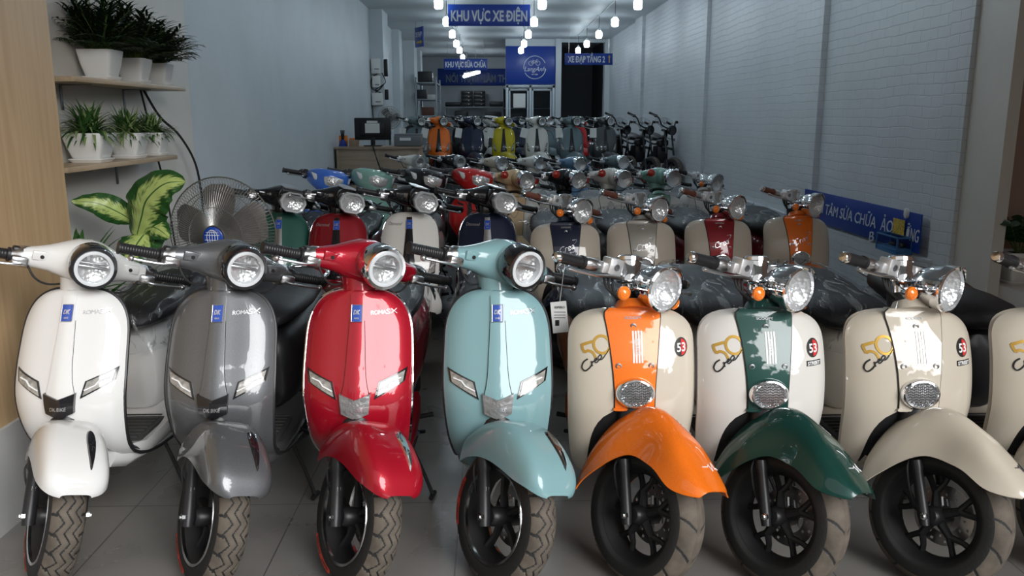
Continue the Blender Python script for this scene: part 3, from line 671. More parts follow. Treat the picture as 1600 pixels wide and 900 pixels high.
def shield_B(pr, kind):
    S = SH_B; rows = S.zrows()
    for sd, lab in ((-1, None), (1, None)):
        b = S.panel(lambda z: max(S.a(z), strip_w(z) if z > .495 else 0), S.w, both=sd); pn = pr.add('shield_panel', b, 'side', angle=60)
        if kind == 'B' and sd < 0:
            b = nbm(); ribbon(b, S, K50([(372, 292), (280, 325), (192, 362)]), .0082, .0022); ribbon(b, S, K50([(192, 355), (205, 420), (238, 482)]), .0082, .0021); ribbon(b, S, K50([(238, 475), (300, 445), (375, 470), (420, 550)]), .0078, .0020)
            ribbon(b, S, K50([(530 + 138 * math.cos(a), 332 - 140 * math.sin(a)) for a in [2 * PI * q / 20 for q in range(21)]]), .0078, .0024, 3); dc = pr.add('number_decal', b, 'gold_print', parent=pn, label='gold 50 decal')
            b = nbm()
            ribbon(b, S, K50([(285, 580), (215, 640), (188, 730), (235, 782), (300, 740), (355, 668)]), .0036, .0034); ribbon(b, S, K50([(345, 612), (352, 650), (362, 690)]), .0036, .0036); ribbon(b, S, K50([(348, 655), (370, 620), (402, 605)]), .003, .0038)
            ribbon(b, S, K50([(402, 610), (440, 575), (425, 555), (402, 590), (425, 632), (470, 590)]), .0028, .0036); ribbon(b, S, K50([(470, 590), (522, 530), (500, 497), (460, 540), (478, 580), (545, 548), (650, 395)]), .0024, .0038); pr.add('name_decal', b, 'black_print', parent=pn)
        if kind == 'B' and sd > 0:
            b = nbm(); S.disc(b, .155, .690, .0225, .029, d=.002); dc = pr.add('round_decal', b, 'black_print', parent=pn, label='round 53 decal in black and red')
            b = nbm(); 
            ring = [S.p(.155 + .019 * math.cos(-PI / 2 + PI * i / 14), .690 + .025 * math.sin(-PI / 2 + PI * i / 14), .0032) for i in range(15)]
            vs_ = [b.verts.new(p) for p in ring]; b.faces.new(vs_); pr.add('red_half', b, 'red_print', parent=dc)
            b = nbm(); S.text(b, '53', .155, .690, .030, .026, d=.0036, bold=.02)
            pr.add('decal_number', b, 'white_print', parent=dc)
            if True:
                b = nbm(); S.quad(b, [(.130, .636), (.183, .636), (.183, .652), (.130, .652)], d=.002, thick=.002); q = pr.add('street_plate', b, 'street', parent=pn)
                b = nbm(); S.text(b, 'STREET', .1565, .644, .047, .0105, d=.0022, bold=.03); pr.add('street_lettering', b, 'white_print', parent=q)
    rows = [.497 + (.812 - .497) * i / 24 for i in range(25)]
    Sc = Shield(S.W, S.z0, .815, S.zs, S.ys, S.bow, 0, S.wlow, n=3.4, zc=.9, arch=S.arch)
    def cw(z): return strip_w(min(z, .80)) - (.0 if z < .795 else (z - .795) * .9)
    b = nbm(); 
    def fn(u, v): z = rows[round(v * 24)]; x = (2 * u - 1) * cw(z); return Sc.p(x, z, .006)
    grid(b, fn, 16, 24); thicken(b, .012); cp = pr.add('centre_panel', b, 'body', angle=60)
    b = nbm()
    for sd in (-1, 1): tube(b, [Sc.p(sd * (cw(z) + .0015), z, .002) for z in rows], .0022, 6)
    pr.add('panel_seam', b, 'matte_black', parent=cp)
    b = nbm(); bmesh.ops.create_cone(b, segments=30, radius1=.062, radius2=.045, depth=.03, cap_ends=True, matrix=Matrix.Translation((0, .275, .812)) @ Matrix.Rotation(-RAKE, 4, 'X')); pr.add('neck_collar', b, 'body')
    for x, z in ((0, .758), (-.052, .640), (.052, .640)):
        b = nbm(); lathe(b, [(.010, 0), (.010, .003), (.006, .004), (.0055, .001), (0, .001)], basis(Sc.p(x, z, .004), (0, -1, 0)), 14, cap=False); pr.add('screw', b, 'dull_metal', parent=cp)
    # horn grille
    gx, gz = 0, .556
    if kind == 'B' or kind == 'B2':
        b = nbm(); M = basis(Sc.p(gx, gz, .004), (0, -1, .12)); lathe(b, [(.063, 0), (.062, .010), (.056, .019), (.050, .020), (.046, .013)], M, 36, sy=.80, cap=False); g = pr.add('horn_grille', b, 'chrome', parent=cp, label='chrome oval horn grille')
        b = nbm(); lathe(b, [(.05, .0135), (.0, .016)], M, 30, sy=.80, cap=False); pr.add('grille_back', b, 'dull_metal', parent=g)
        b = nbm()
        for k in range(-4, 5):
            yy = k * .0082; hw = math.sqrt(max(0, .048 ** 2 - (yy / .8) ** 2)); n_ = 10
            tube(b, [M @ V((-hw + 2 * hw * i / n_, yy + (.0022 if i % 2 else -.0022), .0165)) for i in range(n_ + 1)], .0017, 4)
        for k in range(-7, 8):
            xx = k * .0062; hh = math.sqrt(max(0, .048 ** 2 - xx ** 2)) * .8; tube(b, [M @ V((xx, -hh, .016)), M @ V((xx, hh, .016))], .0006, 4)
        pr.add('grille_mesh', b, 'alloy', parent=g)
        b = nbm(); 
        Sc.quad(b, [(-.068, .500), (.068, .500), (.068, .507), (-.068, .507)], d=.010, thick=.012); pr.add('panel_lip', b, 'body', parent=cp)
    b = nbm()
    if kind == 'B':
        for k in range(4): Sc.quad(b, [(-.006 + k * .009, .650), (-.0005 + k * .009, .650), (-.0005 + k * .009, .745), (-.006 + k * .009, .745)], d=.0075, thick=.0015)
        sdcl = pr.add('stripe_decal', b, 'stripe', parent=cp); b = nbm(); add_text(b, 'SCOOTER', lambda a, q, e: Sc.p(.011 - q, .700 + a, .0080 + e), .048, .010, bold=.02); pr.add('stripe_lettering', b, 'dull_metal', parent=sdcl)
        b = nbm(); Sc.text(b, 'SCOOPY', .0, .783, .055, .007, d=.007, bold=.02); pr.add('top_lettering', b, 'dull_metal', parent=cp)
    elif kind == 'B2':
        Sc.text(b, 'Crea', .002, .668, .092, .036, d=.007, shear=.4, rot=.35, bold=-.012); tube(b, cr([Sc.p(.03, .675, .009), Sc.p(.055, .70, .009), Sc.p(.06, .715, .009), Sc.p(.035, .712, .009)]), .0018, 5)
        Sc.text(b, 'ESPERO', .0, .783, .055, .008, d=.007, bold=.02); pr.add('name_lettering', b, 'silver_print', parent=cp)
    else:
        Sc.text(b, 'YAYA', 0, .745, .05, .022, d=.007, bold=.03)
        tube(b, cr([Sc.p(-.03, .725, .007), Sc.p(-.026, .69, .007), Sc.p(0, .662, .007), Sc.p(.026, .69, .007), Sc.p(.03, .725, .007)]), .002, 6); pr.add('name_lettering', b, 'dull_metal', parent=cp)
        b = nbm(); tube(b, [(-.09, .165, .47), (-.09, .10, .47), (.09, .10, .47), (.09, .165, .47)], .006, 8); tube(b, [(-.06, .165, .53), (-.06, .10, .53), (.06, .10, .53), (.06, .165, .53)], .005, 8)
        for x in (-.09, -.045, 0, .045, .09): tube(b, [(x, .10, .47), (x * .7, .10, .53)], .004, 6)
        pr.add('front_rack', b, 'chrome')
def retro_bars(pr, grip='black_plastic', dashes=True):
    """exposed chrome handlebar with dome headlight"""
    z = .906; y = axy(z); b = nbm(); tube(b, cr([(-.21, y + .012, z + .0), (-.12, y, z + .002), (-.05, y - .01, z - .01), (.05, y - .01, z - .01), (.12, y, z + .002), (.21, y + .012, z)]), .0115, 12); pr.add('handlebar', b, 'chrome', steer=True)
    b = nbm(); lathe(b, [(.0, -.16), (.024, -.16), (.024, -.03), (.032, -.03), (.030, .0)], basis((0, axy(.91), .91), AX), 20, cap=False); pr.add('steering_stem', b, 'chrome', steer=True)
    b = nbm(); lathe(b, [(0, -.045), (.040, -.045), (.042, -.015), (.040, -.012), (.040, .022), (.044, .024), (.044, .036), (.038, .042), (0, .042)], basis((.0, y - .005, z + .012), (0, .35, 1)), 26, cap=False); pr.add('speedometer', b, 'chrome', steer=True)
    for sd in (-1, 1):
        b = nbm(); rbox(b, (sd * .085, y - .014, z + .010), (.060, .046, .054), .006); rbox(b, (sd * .122, y - .008, z + .0), (.020, .034, .036), .005)
        mc = pr.add('brake_reservoir', b, 'bright_cast', steer=True)
        b = nbm(); lathe(b, [(.011, 0), (.011, .003), (.007, .003), (.007, .0015), (0, .0015)], basis((sd * .085, y - .037, z + .010), (0, -1, 0)), 16, cap=False); pr.add('reservoir_screw', b, 'dull_metal', parent=mc, steer=True)
        b = nbm(); lathe(b, [(0, 0), (.020, 0), (.022, .01), (.021, .035), (.015, .05), (0, .05)], basis((sd * .14, y + .006, z), (sd, 0, 0)), 20, cap=False); pr.add('switch_housing', b, 'satin_metal', steer=True)
        b = nbm(); pf = [(0, 0), (.022, 0), (.022, .012), (.018, .014)] + [(.0178 + (.001 if k % 2 else 0), .016 + k * .006) for k in range(14)] + [(.018, .102), (0, .104)]
        lathe(b, pf, basis((sd * .188, y + .010, z), (sd, 0, 0)), 18, cap=False); g = pr.add('grip', b, 'grip', steer=True)
        b = nbm(); lathe(b, [(0, 0), (.0185, 0), (.0175, .012), (.014, .018), (0, .020)], basis((sd * .291, y + .010, z), (sd, 0, 0)), 18, cap=False); pr.add('bar_end', b, 'chrome', parent=g, steer=True)
        b = nbm(); yy, zz = y - .035, z - .022
        tube(b, cr([(sd * .06, yy, zz), (sd * .12, yy - .012, zz - .0), (sd * .18, yy - .025, zz - .004), (sd * .25, yy - .012, zz - .004), (sd * .285, yy, zz - .002)]), [.010, .010, .0095, .009, .009, .008, .0075, .007, .007, .007, .0065, .0065, .0065, .0065, .0065, .0065, .0065, .007, .0075, .008, .009, .0095, .010, .0105, .008][:25], 10, squash=.7); pr.add('brake_lever', b, 'satin_metal', steer=True)
    for sd in (-1, 1):
        for k in range(3):
            b = nbm(); tube(b, cr([(sd * (.12 - k * .02), y - .02, z - .02), (sd * (.11 - k * .02), y - .045, z - .06 - k * .01), (sd * (.06 - k * .01), y - .06, z - .09), (sd * .02, y + .0, z - .135)]), .0042, 7); pr.add('control_cable', b, 'rubber', steer=True)
    # headlight: dome shell, visor, lamp
    lz = .892; ly = axy(lz); d = V((0, -1, .02)); M = basis((0, ly - .172, lz), d)
    R = .0715; b = nbm(); lathe(b, [(.008, -.115), (.028, -.11), (.050, -.09), (.064, -.055), (.070, -.02), (R, 0), (R * 1.03, .004), (R * 1.03, .012), (R * .93, .015), (R * .91, .005)], M, 40, cap=False)
    h = pr.add('headlight', b, 'chrome', steer=True)
    b = nbm()
    def vf(u, v): a = math.radians(20 + 140 * u); r = R * 1.04 + .002; return M @ V((r * math.cos(a), r * math.sin(a), -.01 + (.022 * math.sin(PI * u) ** .6 + .012) * v))
    grid(b, vf, 20, 5); thicken(b, .002); pr.add('visor', b, 'chrome', parent=h, steer=True)
    b = nbm(); lathe(b, [(R * .92, .004), (R * .6, -.022), (.001, -.034)], M, 30, cap=False); pr.add('reflector', b, 'reflector', parent=h, steer=True)
    b = nbm(); lathe(b, [(R * .93, .009), (R * .7, .018), (R * .35, .024), (.001, .026)], M, 30, cap=False); pr.add('glass', b, 'lens_glass', parent=h, steer=True)
    b = nbm()
    for sd in (-1, 1): tube(b, [(sd * .032, ly - .02, lz - .02), (sd * .05, ly - .10, lz), (sd * .074, ly - .13, lz)], .007, 8)
    pr.add('light_bracket', b, 'chrome', steer=True)
    for sd in (-1, 1):
        o = V((sd * .116, ly - .125, lz - .042)); MM = basis(o, (sd * .25, -1, .05))
        b = nbm(); lathe(b, [(0, -.032), (.014, -.03), (.021, -.012), (.022, .0)], MM, 22, cap=False); tube(b, [(sd * .045, ly - .10, lz - .02), o + V((0, .012, 0))], .005, 8); s_ = pr.add('signal_shell', b, 'chrome', steer=True)
        b = nbm(); lathe(b, [(.0225, -.002), (.022, .006), (.016, .012), (.014, .010), (.008, .014), (0, .015)], MM, 22, cap=False); pr.add('signal_lens', b, 'orange_lens', parent=s_, steer=True, label='orange turn signal lens')
def kind_B(turn, kind='B'):
    pr = Proto(turn); shield_B(pr, kind); rear(pr, 'B'); tire(pr, 'B', kind == 'B'); wheel(pr, 'B'); fender(pr, 'B')
    if kind in ('B', 'B2'): retro_bars(pr)
    else:
        headset(pr, 'E'); round_light(pr, 'E', 'chrome', led=False, R=.07)
        for sd in (-1, 1):
            b = nbm(); o = V((sd * .135, axy(.96) - .12, .965)); lathe(b, [(0, -.04), (.018, -.035), (.030, -.01), (.031, 0)], basis(o, (sd * .2, -1, 0)), 22, cap=False); s_ = pr.add('signal_shell', b, 'body', steer=True)
            b = nbm(); lathe(b, [(.031, -.001), (.029, .012), (.018, .018), (0, .020)], basis(o, (sd * .2, -1, 0)), 22, cap=False); pr.add('signal_lens', b, 'red_lens', parent=s_, steer=True, label='round red-orange signal lens')
    return pr
def kind_D(turn):
    """sporty step-through: pointed cowl with wide lamps, slim leg shield with two air slits"""
    pr = Proto(turn); S = Shield(.165, .30, .845, [.30, .42, .52, .64, .76, .85], [.26, .19, .155, .17, .22, .27], 2.2, .02, ([.30, .42, .56, .72, .85], [.55, .80, .96, 1.0, .98]), n=2.2, zc=.66, arch=(.31, .52, .11))
    f = pr.add('front_shield', S.panel(S.a, S.w), 'body', angle=60)
    for sd in (-1, 1):
        b = nbm(); S.quad(b, [(sd * .045, .765), (sd * .105, .785), (sd * .085, .762), (sd * .050, .752)], d=.002, thick=.003); pr.add('air_slit', b, 'matte_black', parent=f)
    rows = [.54 + .24 * i / 10 for i in range(11)]; b = S.panel(None, lambda z: .012 + (.78 - z) * .10, off=.004, th=.006, nu=4, rows=rows); pr.add('beak', b, 'black_plastic', parent=f)
    rear(pr, 'A'); tire(pr, 'A'); wheel(pr, 'A'); fender(pr, 'F')
    z0 = .955; yb = axy(z0); b = nbm(); rs = []
    for t, hw, zu, zl, yy in [(0, .05, .045, .050, -.235), (.1, .105, .060, .088, -.225), (.35, .150, .080, .100, -.17), (.6, .170, .080, .080, -.10), (.8, .165, .062, .050, -.03), (1, .13, .035, .035, .03)]:
        ring = []
        for k in range(26):
            a = 2 * PI * k / 26; c, s_ = math.cos(a), math.sin(a); x = hw * math.copysign(abs(c) ** .7, c); zz = (zu if s_ > 0 else zl) * math.copysign(abs(s_) ** .8, s_)
            sweep = .06 * (abs(x) / .175) ** 2
            ring.append(V((x, yb + yy + sweep, z0 + zz - .12 * abs(x) * (1 if s_ < 0 else .3) * -1 * .25)))
        rs.append(ring)
    rings(b, rs); cv = pr.add('headlight_cowl', b, 'body', steer=True, angle=60)
    def face(x, z, d=0):
        return V((x, yb - .238 + .06 * (abs(x) / .175) ** 2 + 2.6 * x * x + 7 * (z - z0) ** 2 - d, z))
    def poly(name, pts, role, d, par):
        b = nbm(); c = V((sum(p[0] for p in pts) / len(pts), sum(p[1] for p in pts) / len(pts))); n = len(pts); dense = []
        for i in range(n):
            for k in range(4): dense.append(V(pts[i]) * (1 - k / 4) + V(pts[(i + 1) % n]) * k / 4)
        rsx = [[face(*(c + (p - c) * s_), dd) for p in dense] for s_, dd in ((1, -.015), (1, d * .5), (.9, d), (.5, d + .002), (.02, d + .003))]
        rings(b, rsx, cap=False); return pr.add(name, b, role, parent=par, steer=True)
    m_ = poly('headlight', [(-.080, .985), (0, .994), (.080, .985), (.066, .925), (.042, .876), (0, .864), (-.042, .876), (-.066, .925)], 'reflector', .010, cv)
    for sd in (-1, 1): poly('side_lamp', [(sd * .092, .982), (sd * .155, .995), (sd * .135, .950), (sd * .080, .915)], 'white_lens', .004, cv)
    bars(pr, 'D', yb, .965, x0=.165, metal='black_plastic')
    b = nbm(); lathe(b, [(.04, -.14), (.04, .0)], basis((0, axy(.95), .95), AX), 16); pr.add('steering_stem', b, 'black_plastic', steer=True)
    return pr
def kind_M(turn):
    """small black electric motorbike with high handlebars"""
    pr = Proto(turn); tire(pr, 'A'); wheel(pr, 'A')
    b = nbm()
    for sd in (-1, 1): tube(b, [V((sd * .074, -.004, WR)) + AX * .28, V((sd * .074, -.004, WR)) + AX * .66], .015, 12)
    rbox(b, (0, axy(.55), .55), (.18, .06, .035), .008); rbox(b, (0, axy(.80), .80), (.18, .06, .03), .008); pr.add('upper_fork', b, 'gloss_black', steer=True)
    b = nbm(); ah = axy(.85)
    for sd in (-1, 1): tube(b, cr([(0, ah, .85), (sd * .10, ah, .87), (sd * .14, ah - .01, .90), (sd * .17, ah + .02, .96), (sd * .22, ah + .05, .985), (sd * .30, ah + .07, 1.0)]), .011, 10)
    pr.add('handlebar', b, 'matte_black', steer=True)
    for sd in (-1, 1):
        b = nbm(); tube(b, [(sd * .23, ah + .053, .987), (sd * .33, ah + .075, 1.003)], .017, 10); rbox(b, (sd * .215, ah + .045, .982), (.035, .04, .04), .006); pr.add('grip', b, 'rubber', steer=True)
        b = nbm(); tube(b, cr([(sd * .22, ah + .01, .98), (sd * .28, ah + .0, .975), (sd * .33, ah + .02, .98)]), .006, 8); pr.add('brake_lever', b, 'dull_metal', steer=True)
    M = basis((0, ah - .15, .82), (0, -1, 0)); b = nbm(); lathe(b, [(.02, -.09), (.05, -.075), (.07, -.04), (.075, 0), (.075, .008), (.066, .010), (.062, -.004)], M, 28, cap=False); h = pr.add('headlight', b, 'gloss_black', steer=True)
    b = nbm(); lathe(b, [(.063, -.003), (.03, -.02), (.001, -.024)], M, 24, cap=False); pr.add('reflector', b, 'smoke_reflector', parent=h, steer=True)
    b = nbm(); lathe(b, [(0, -.02), (.04, -.02), (.04, .01), (0, .012)], basis((.0, ah - .03, .93), (0, -.4, 1)), 20, cap=False); pr.add('speedometer', b, 'gloss_black', steer=True)
    b = nbm(); tube(b, [(-.11, ah - .09, .70), (.11, ah - .09, .70)], .006, 8)
    for sd in (-1, 1): lathe(b, [(0, -.02), (.02, -.015), (.022, 0), (0, .008)], basis((sd * .12, ah - .10, .70), (0, -1, 0)), 14, cap=False)
    pr.add('turn_signals', b, 'dull_metal', steer=True)
    b = nbm(); tube(b, cr([(0, ah, .78), (0, .45, .62), (0, .60, .40), (0, .9, .36), (0, 1.1, .45)]), .03, 12)
    for sd in (-1, 1): tube(b, cr([(sd * .03, .42, .66), (sd * .09, .62, .60), (sd * .10, 1.0, .62), (sd * .09, 1.40, .66)]), .014, 10); tube(b, [(sd * .09, .95, .60), (sd * .09, 1.18, .24)], .016, 8)
    pr.add('frame', b, 'matte_black')
    b = nbm(); rbox(b, (0, .66, .44), (.17, .34, .26), .03); rbox(b, (0, .55, .62), (.16, .20, .10), .03); pr.add('battery_box', b, 'black_plastic')
    b = nbm(); secs = []
    for y, w_, z0, z1 in [(.62, .05, .66, .70), (.70, .09, .65, .73), (.90, .12, .64, .745), (1.10, .125, .65, .765), (1.30, .11, .66, .775), (1.42, .05, .68, .75)]:
        secs.append([V((w_ * math.cos(t), y, (z0 + z1) / 2 + (z1 - z0) / 2 * math.sin(t))) for t in [2 * PI * k / 20 for k in range(20)]])
    rings(b, secs); pr.add('seat', b, 'seat_leather')
    b = nbm(); rr = random.Random(5); secs = []
    for x in (-.21, -.16, -.08, 0, .05): 
        r_ = .085 if abs(x) < .15 else .05
        secs.append([V((x - .03, ah - .03 + r_ * math.cos(t) * rr.uniform(.8, 1.1), .90 + r_ * math.sin(t) * rr.uniform(.8, 1.1))) for t in [2 * PI * k / 16 for k in range(16)]])
    rings(b, secs); pr.add('plastic_wrap', b, 'clear_wrap', steer=True, label='clear crinkled plastic wrapping')
    b = nbm(); M = basis((0, 1.22, WR), (1, 0, 0), (0, 1, 0)); lathe(b, [(.145, -.05), (.17, -.056), (.2, -.045), (.215, -.015), (.215, .015), (.2, .045), (.17, .056), (.145, .05)], M, 36); rw = pr.add('rear_tire', b, 'rubber')
    b = nbm(); lathe(b, [(0, -.05), (.13, -.05), (.146, -.046), (.146, .046), (.13, .05), (0, .05)], M, 28, cap=False); pr.add('rear_rim', b, 'matte_black', parent=rw)
    b = nbm(); tube(b, [(-.13, .88, .30), (.13, .88, .30)], .012, 8); tube(b, cr([(.06, .75, .28), (.15, .70, .15), (.20, .68, .02)]), .008, 8); pr.add('side_stand', b, 'matte_black')
    return pr
# ------------------------------------------------------------------ room
def wallpaint(name, rgb, brick=False, amp=.06, axis='Y'):
    m = bpy.data.materials.new(name); m.use_nodes = True; t = m.node_tree; b = t.nodes['Principled BSDF']; b.inputs['Roughness'].default_value = .55
    tc = N(t, 'ShaderNodeTexCoord'); n = N(t, 'ShaderNodeTexNoise'); n.inputs['Scale'].default_value = 1.3; n.inputs['Detail'].default_value = 6; L_(t, tc.outputs['Object'], n.inputs['Vector'])
    r = N(t, 'ShaderNodeValToRGB'); r.color_ramp.elements[0].position = .3; r.color_ramp.elements[1].position = .7
    r.color_ramp.elements[0].color = (*[c * (1 - amp) for c in rgb], 1); r.color_ramp.elements[1].color = (*[c * (1 + amp) for c in rgb], 1)
    L_(t, n.outputs[0], r.inputs[0]); L_(t, r.outputs[0], b.inputs['Base Color'])
    n2 = N(t, 'ShaderNodeTexNoise'); n2.inputs['Scale'].default_value = 9; n2.inputs['Detail'].default_value = 6; L_(t, tc.outputs['Object'], n2.inputs['Vector'])
    bp = N(t, 'ShaderNodeBump'); bp.inputs['Strength'].default_value = .25; bp.inputs['Distance'].default_value = .01
    L_(t, n2.outputs[0], bp.inputs['Height'])
    if brick:
        sx = N(t, 'ShaderNodeSeparateXYZ'); cb = N(t, 'ShaderNodeCombineXYZ'); L_(t, tc.outputs['Object'], sx.inputs[0])
        L_(t, sx.outputs['Y'], cb.inputs['X']); L_(t, sx.outputs['Z'], cb.inputs['Y'])
        n3 = N(t, 'ShaderNodeTexNoise'); n3.inputs['Scale'].default_value = 2.5; n3.inputs['Detail'].default_value = 3; L_(t, tc.outputs['Object'], n3.inputs['Vector'])
        va = N(t, 'ShaderNodeVectorMath', operation='SCALE'); va.inputs['Scale'].default_value = .05; L_(t, n3.outputs['Color'], va.inputs[0])
        ad = N(t, 'ShaderNodeVectorMath', operation='ADD'); L_(t, cb.outputs[0], ad.inputs[0]); L_(t, va.outputs[0], ad.inputs[1])
        bk = N(t, 'ShaderNodeTexBrick'); bk.inputs['Scale'].default_value = 1; bk.inputs['Brick Width'].default_value = .215; bk.inputs['Row Height'].default_value = .072; bk.inputs['Mortar Size'].default_value = .0045; bk.inputs['Mortar Smooth'].default_value = .55
        bk.inputs['Color1'].default_value = (1, 1, 1, 1); bk.inputs['Color2'].default_value = (.93, .93, .93, 1); bk.inputs['Mortar'].default_value = (.0, .0, .0, 1); L_(t, ad.outputs[0], bk.inputs['Vector'])
        b2 = N(t, 'ShaderNodeBump'); b2.inputs['Strength'].default_value = .6; b2.inputs['Distance'].default_value = .005; L_(t, bk.outputs['Color'], b2.inputs['Height']); L_(t, bp.outputs[0], b2.inputs['Normal']); L_(t, b2.outputs[0], b.inputs['Normal'])
        # slightly darker joints, broken up
        mm = N(t, 'ShaderNodeMix', data_type='RGBA', blend_type='MULTIPLY'); mm.inputs['Factor'].default_value = 1
        r2 = N(t, 'ShaderNodeMapRange'); r2.inputs['To Min'].default_value = .86; L_(t, bk.outputs['Color'], r2.inputs['Value'])
        cm = N(t, 'ShaderNodeCombineColor'); 
        for k in range(3): L_(t, r2.outputs[0], cm.inputs[k])
        L_(t, r.outputs[0], mm.inputs['A']); L_(t, cm.outputs[0], mm.inputs['B']); L_(t, mm.outputs['Result'], b.inputs['Base Color'])
    else: L_(t, bp.outputs[0], b.inputs['Normal'])
    MAT[name] = m; return name
wallpaint('wall_white', (.56, .60, .63)); wallpaint('wall_warm', (.66, .63, .58)); wallpaint('wall_brick', (.60, .63, .66), True); wallpaint('ceiling_paint', (.55, .59, .62)); wallpaint('wall_pink', (.50, .34, .27))
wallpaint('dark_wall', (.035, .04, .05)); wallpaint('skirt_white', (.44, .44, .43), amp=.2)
def floor_mat():
    m = bpy.data.materials.new('floor_tiles'); m.use_nodes = True; t = m.node_tree; b = t.nodes['Principled BSDF']
    tc = N(t, 'ShaderNodeTexCoord'); bk = N(t, 'ShaderNodeTexBrick'); bk.offset = 0; bk.inputs['Scale'].default_value = 1; bk.inputs['Brick Width'].default_value = .6; bk.inputs['Row Height'].default_value = .6; bk.inputs['Mortar Size'].default_value = .0025
    bk.inputs['Color1'].default_value = (.20, .19, .178, 1); bk.inputs['Color2'].default_value = (.19, .181, .169, 1); bk.inputs['Mortar'].default_value = (.085, .08, .075, 1)
    mp = N(t, 'ShaderNodeMapping'); mp.inputs['Location'].default_value = (.12, .1, 0); L_(t, tc.outputs['Object'], mp.inputs[0]); L_(t, mp.outputs[0], bk.inputs['Vector'])
    n = N(t, 'ShaderNodeTexNoise'); n.inputs['Scale'].default_value = 3; n.inputs['Detail'].default_value = 8; L_(t, tc.outputs['Object'], n.inputs['Vector'])
    mr = N(t, 'ShaderNodeMapRange'); mr.inputs['To Min'].default_value = .7; mr.inputs['To Max'].default_value = 1.3; L_(t, n.outputs[0], mr.inputs['Value'])
    vm = N(t, 'ShaderNodeVectorMath', operation='SCALE'); L_(t, bk.outputs['Color'], vm.inputs[0]); L_(t, mr.outputs[0], vm.inputs['Scale']); L_(t, vm.outputs[0], b.inputs['Base Color'])
    r2 = N(t, 'ShaderNodeMapRange'); r2.inputs['To Min'].default_value = .18; r2.inputs['To Max'].default_value = .42; L_(t, n.outputs[0], r2.inputs['Value']); L_(t, r2.outputs[0], b.inputs['Roughness'])
    MAT['floor_tiles'] = m
floor_mat()
def wood(name, c1, c2, axis='Z'):
    m = bpy.data.materials.new(name); m.use_nodes = True; t = m.node_tree; b = t.nodes['Principled BSDF']; b.inputs['Roughness'].default_value = .42
    tc = N(t, 'ShaderNodeTexCoord'); mp = N(t, 'ShaderNodeMapping'); mp.inputs['Scale'].default_value = (14, 14, .8) if axis == 'Z' else ((14, .8, 14) if axis == 'Y' else (.8, 14, 14)); L_(t, tc.outputs['Object'], mp.inputs[0])
    n = N(t, 'ShaderNodeTexNoise'); n.inputs['Scale'].default_value = 2.2; n.inputs['Detail'].default_value = 7; n.inputs['Distortion'].default_value = .6; L_(t, mp.outputs[0], n.inputs['Vector'])
    r = N(t, 'ShaderNodeValToRGB'); r.color_ramp.elements[0].position = .35; r.color_ramp.elements[1].position = .68; r.color_ramp.elements[0].color = (*c1, 1); r.color_ramp.elements[1].color = (*c2, 1)
    L_(t, n.outputs[0], r.inputs[0]); L_(t, r.outputs[0], b.inputs['Base Color']); MAT[name] = m
wood('wood_panel', (.44, .29, .155), (.52, .36, .20)); wood('shelf_wood', (.38, .28, .18), (.50, .38, .25), 'Y'); wood('desk_wood', (.34, .25, .18), (.42, .32, .23), 'X')
mat('sign_blue', (.010, .045, .30), rough=.35); mat('sign_letter', (.62, .66, .72), rough=.5); mat('sign_letter_dim', (.20, .26, .36), rough=.5); mat('sign_letter_warm', (.45, .47, .42), rough=.5)
mat('alu', (.42, .46, .50), metal=.6, rough=.4); mat('pot_white', (.78, .78, .76), rough=.35, coat=.3); mat('soil', (.03, .02, .014), rough=.9)
mat('leaf_dark', (.012, .040, .014), rough=.5, nscale=25, namp=.35); mat('leaf_mid', (.035, .10, .022), rough=.45, nscale=20, namp=.35); mat('leaf_pale', (.22, .30, .11), rough=.45)
mat('leaf_zz', (.018, .055, .018), rough=.22, coat=.6); mat('stem_green', (.10, .16, .04), rough=.5)
mat('cardboard', (.30, .21, .14), rough=.8); mat('printer_grey', (.16, .17, .18), rough=.5); mat('screen_back', (.012, .012, .014), rough=.4); mat('yellow_sheet', (.55, .38, .05), rough=.6, nscale=60, namp=.5)
mat('asphalt', (.16, .16, .155), rough=.9, nscale=4, namp=.25); mat('box_blue', (.04, .16, .36), rough=.4); mat('smoke_reflector', (.10, .10, .11), metal=.8, rough=.15); mat('mat_grey', (.045, .045, .045), rough=.6)
mat('fan_blade', (.16, .15, .145), rough=.35); mat('fan_wire', (.42, .42, .40), metal=.9, rough=.3); mat('steel_rack', (.28, .31, .34), metal=.5, rough=.5); mat('drawer_black', (.015, .016, .02), rough=.45)

def struct(name, bm, m, smooth=False): o = obj(name, bm, m, smooth=smooth); o['kind'] = 'structure'; return o
def slab(name, x0, x1, y0, y1, z0, z1, m, bev=0):
    b = nbm(); rbox(b, ((x0 + x1) / 2, (y0 + y1) / 2, (z0 + z1) / 2), (x1 - x0, y1 - y0, z1 - z0), bev); return struct(name, b, m)
CH = 3.30; PF = .42
slab('floor', -2.3, 3.4, .55, 28, -.1, 0, 'floor_tiles')
slab('ground', -14, 14, -16, .55, -.14, -.04, 'asphalt')
slab('platform', -2.09, 2.92, 12.15, 27.2, 0.0, PF, 'floor_tiles')
slab('ceiling', -2.4, 3.5, .60, 28, CH, CH + .12, 'ceiling_paint')
slab('wall_left', -2.35, -2.13, 6.0, 28, 0, CH, 'wall_white')
slab('wall_left_front', -2.35, -2.09, 3.38, 6.0, 0, CH, 'wall_warm')
slab('wall_back', -2.35, 2.0, 27.2, 27.4, 0, CH, 'wall_white')
slab('wall_right', 2.92, 3.2, 5.10, 28, 0, CH, 'wall_brick')
slab('wall_right_front', 2.915, 2.985, 4.72, 5.10, 0, CH, 'wall_warm')
slab('wall_right_recess', 3.36, 3.5, .60, 5.10, 0, CH, 'wall_pink')
slab('wall_right_niche', 2.985, 3.36, 5.04, 5.09, 0, CH, 'wall_pink')
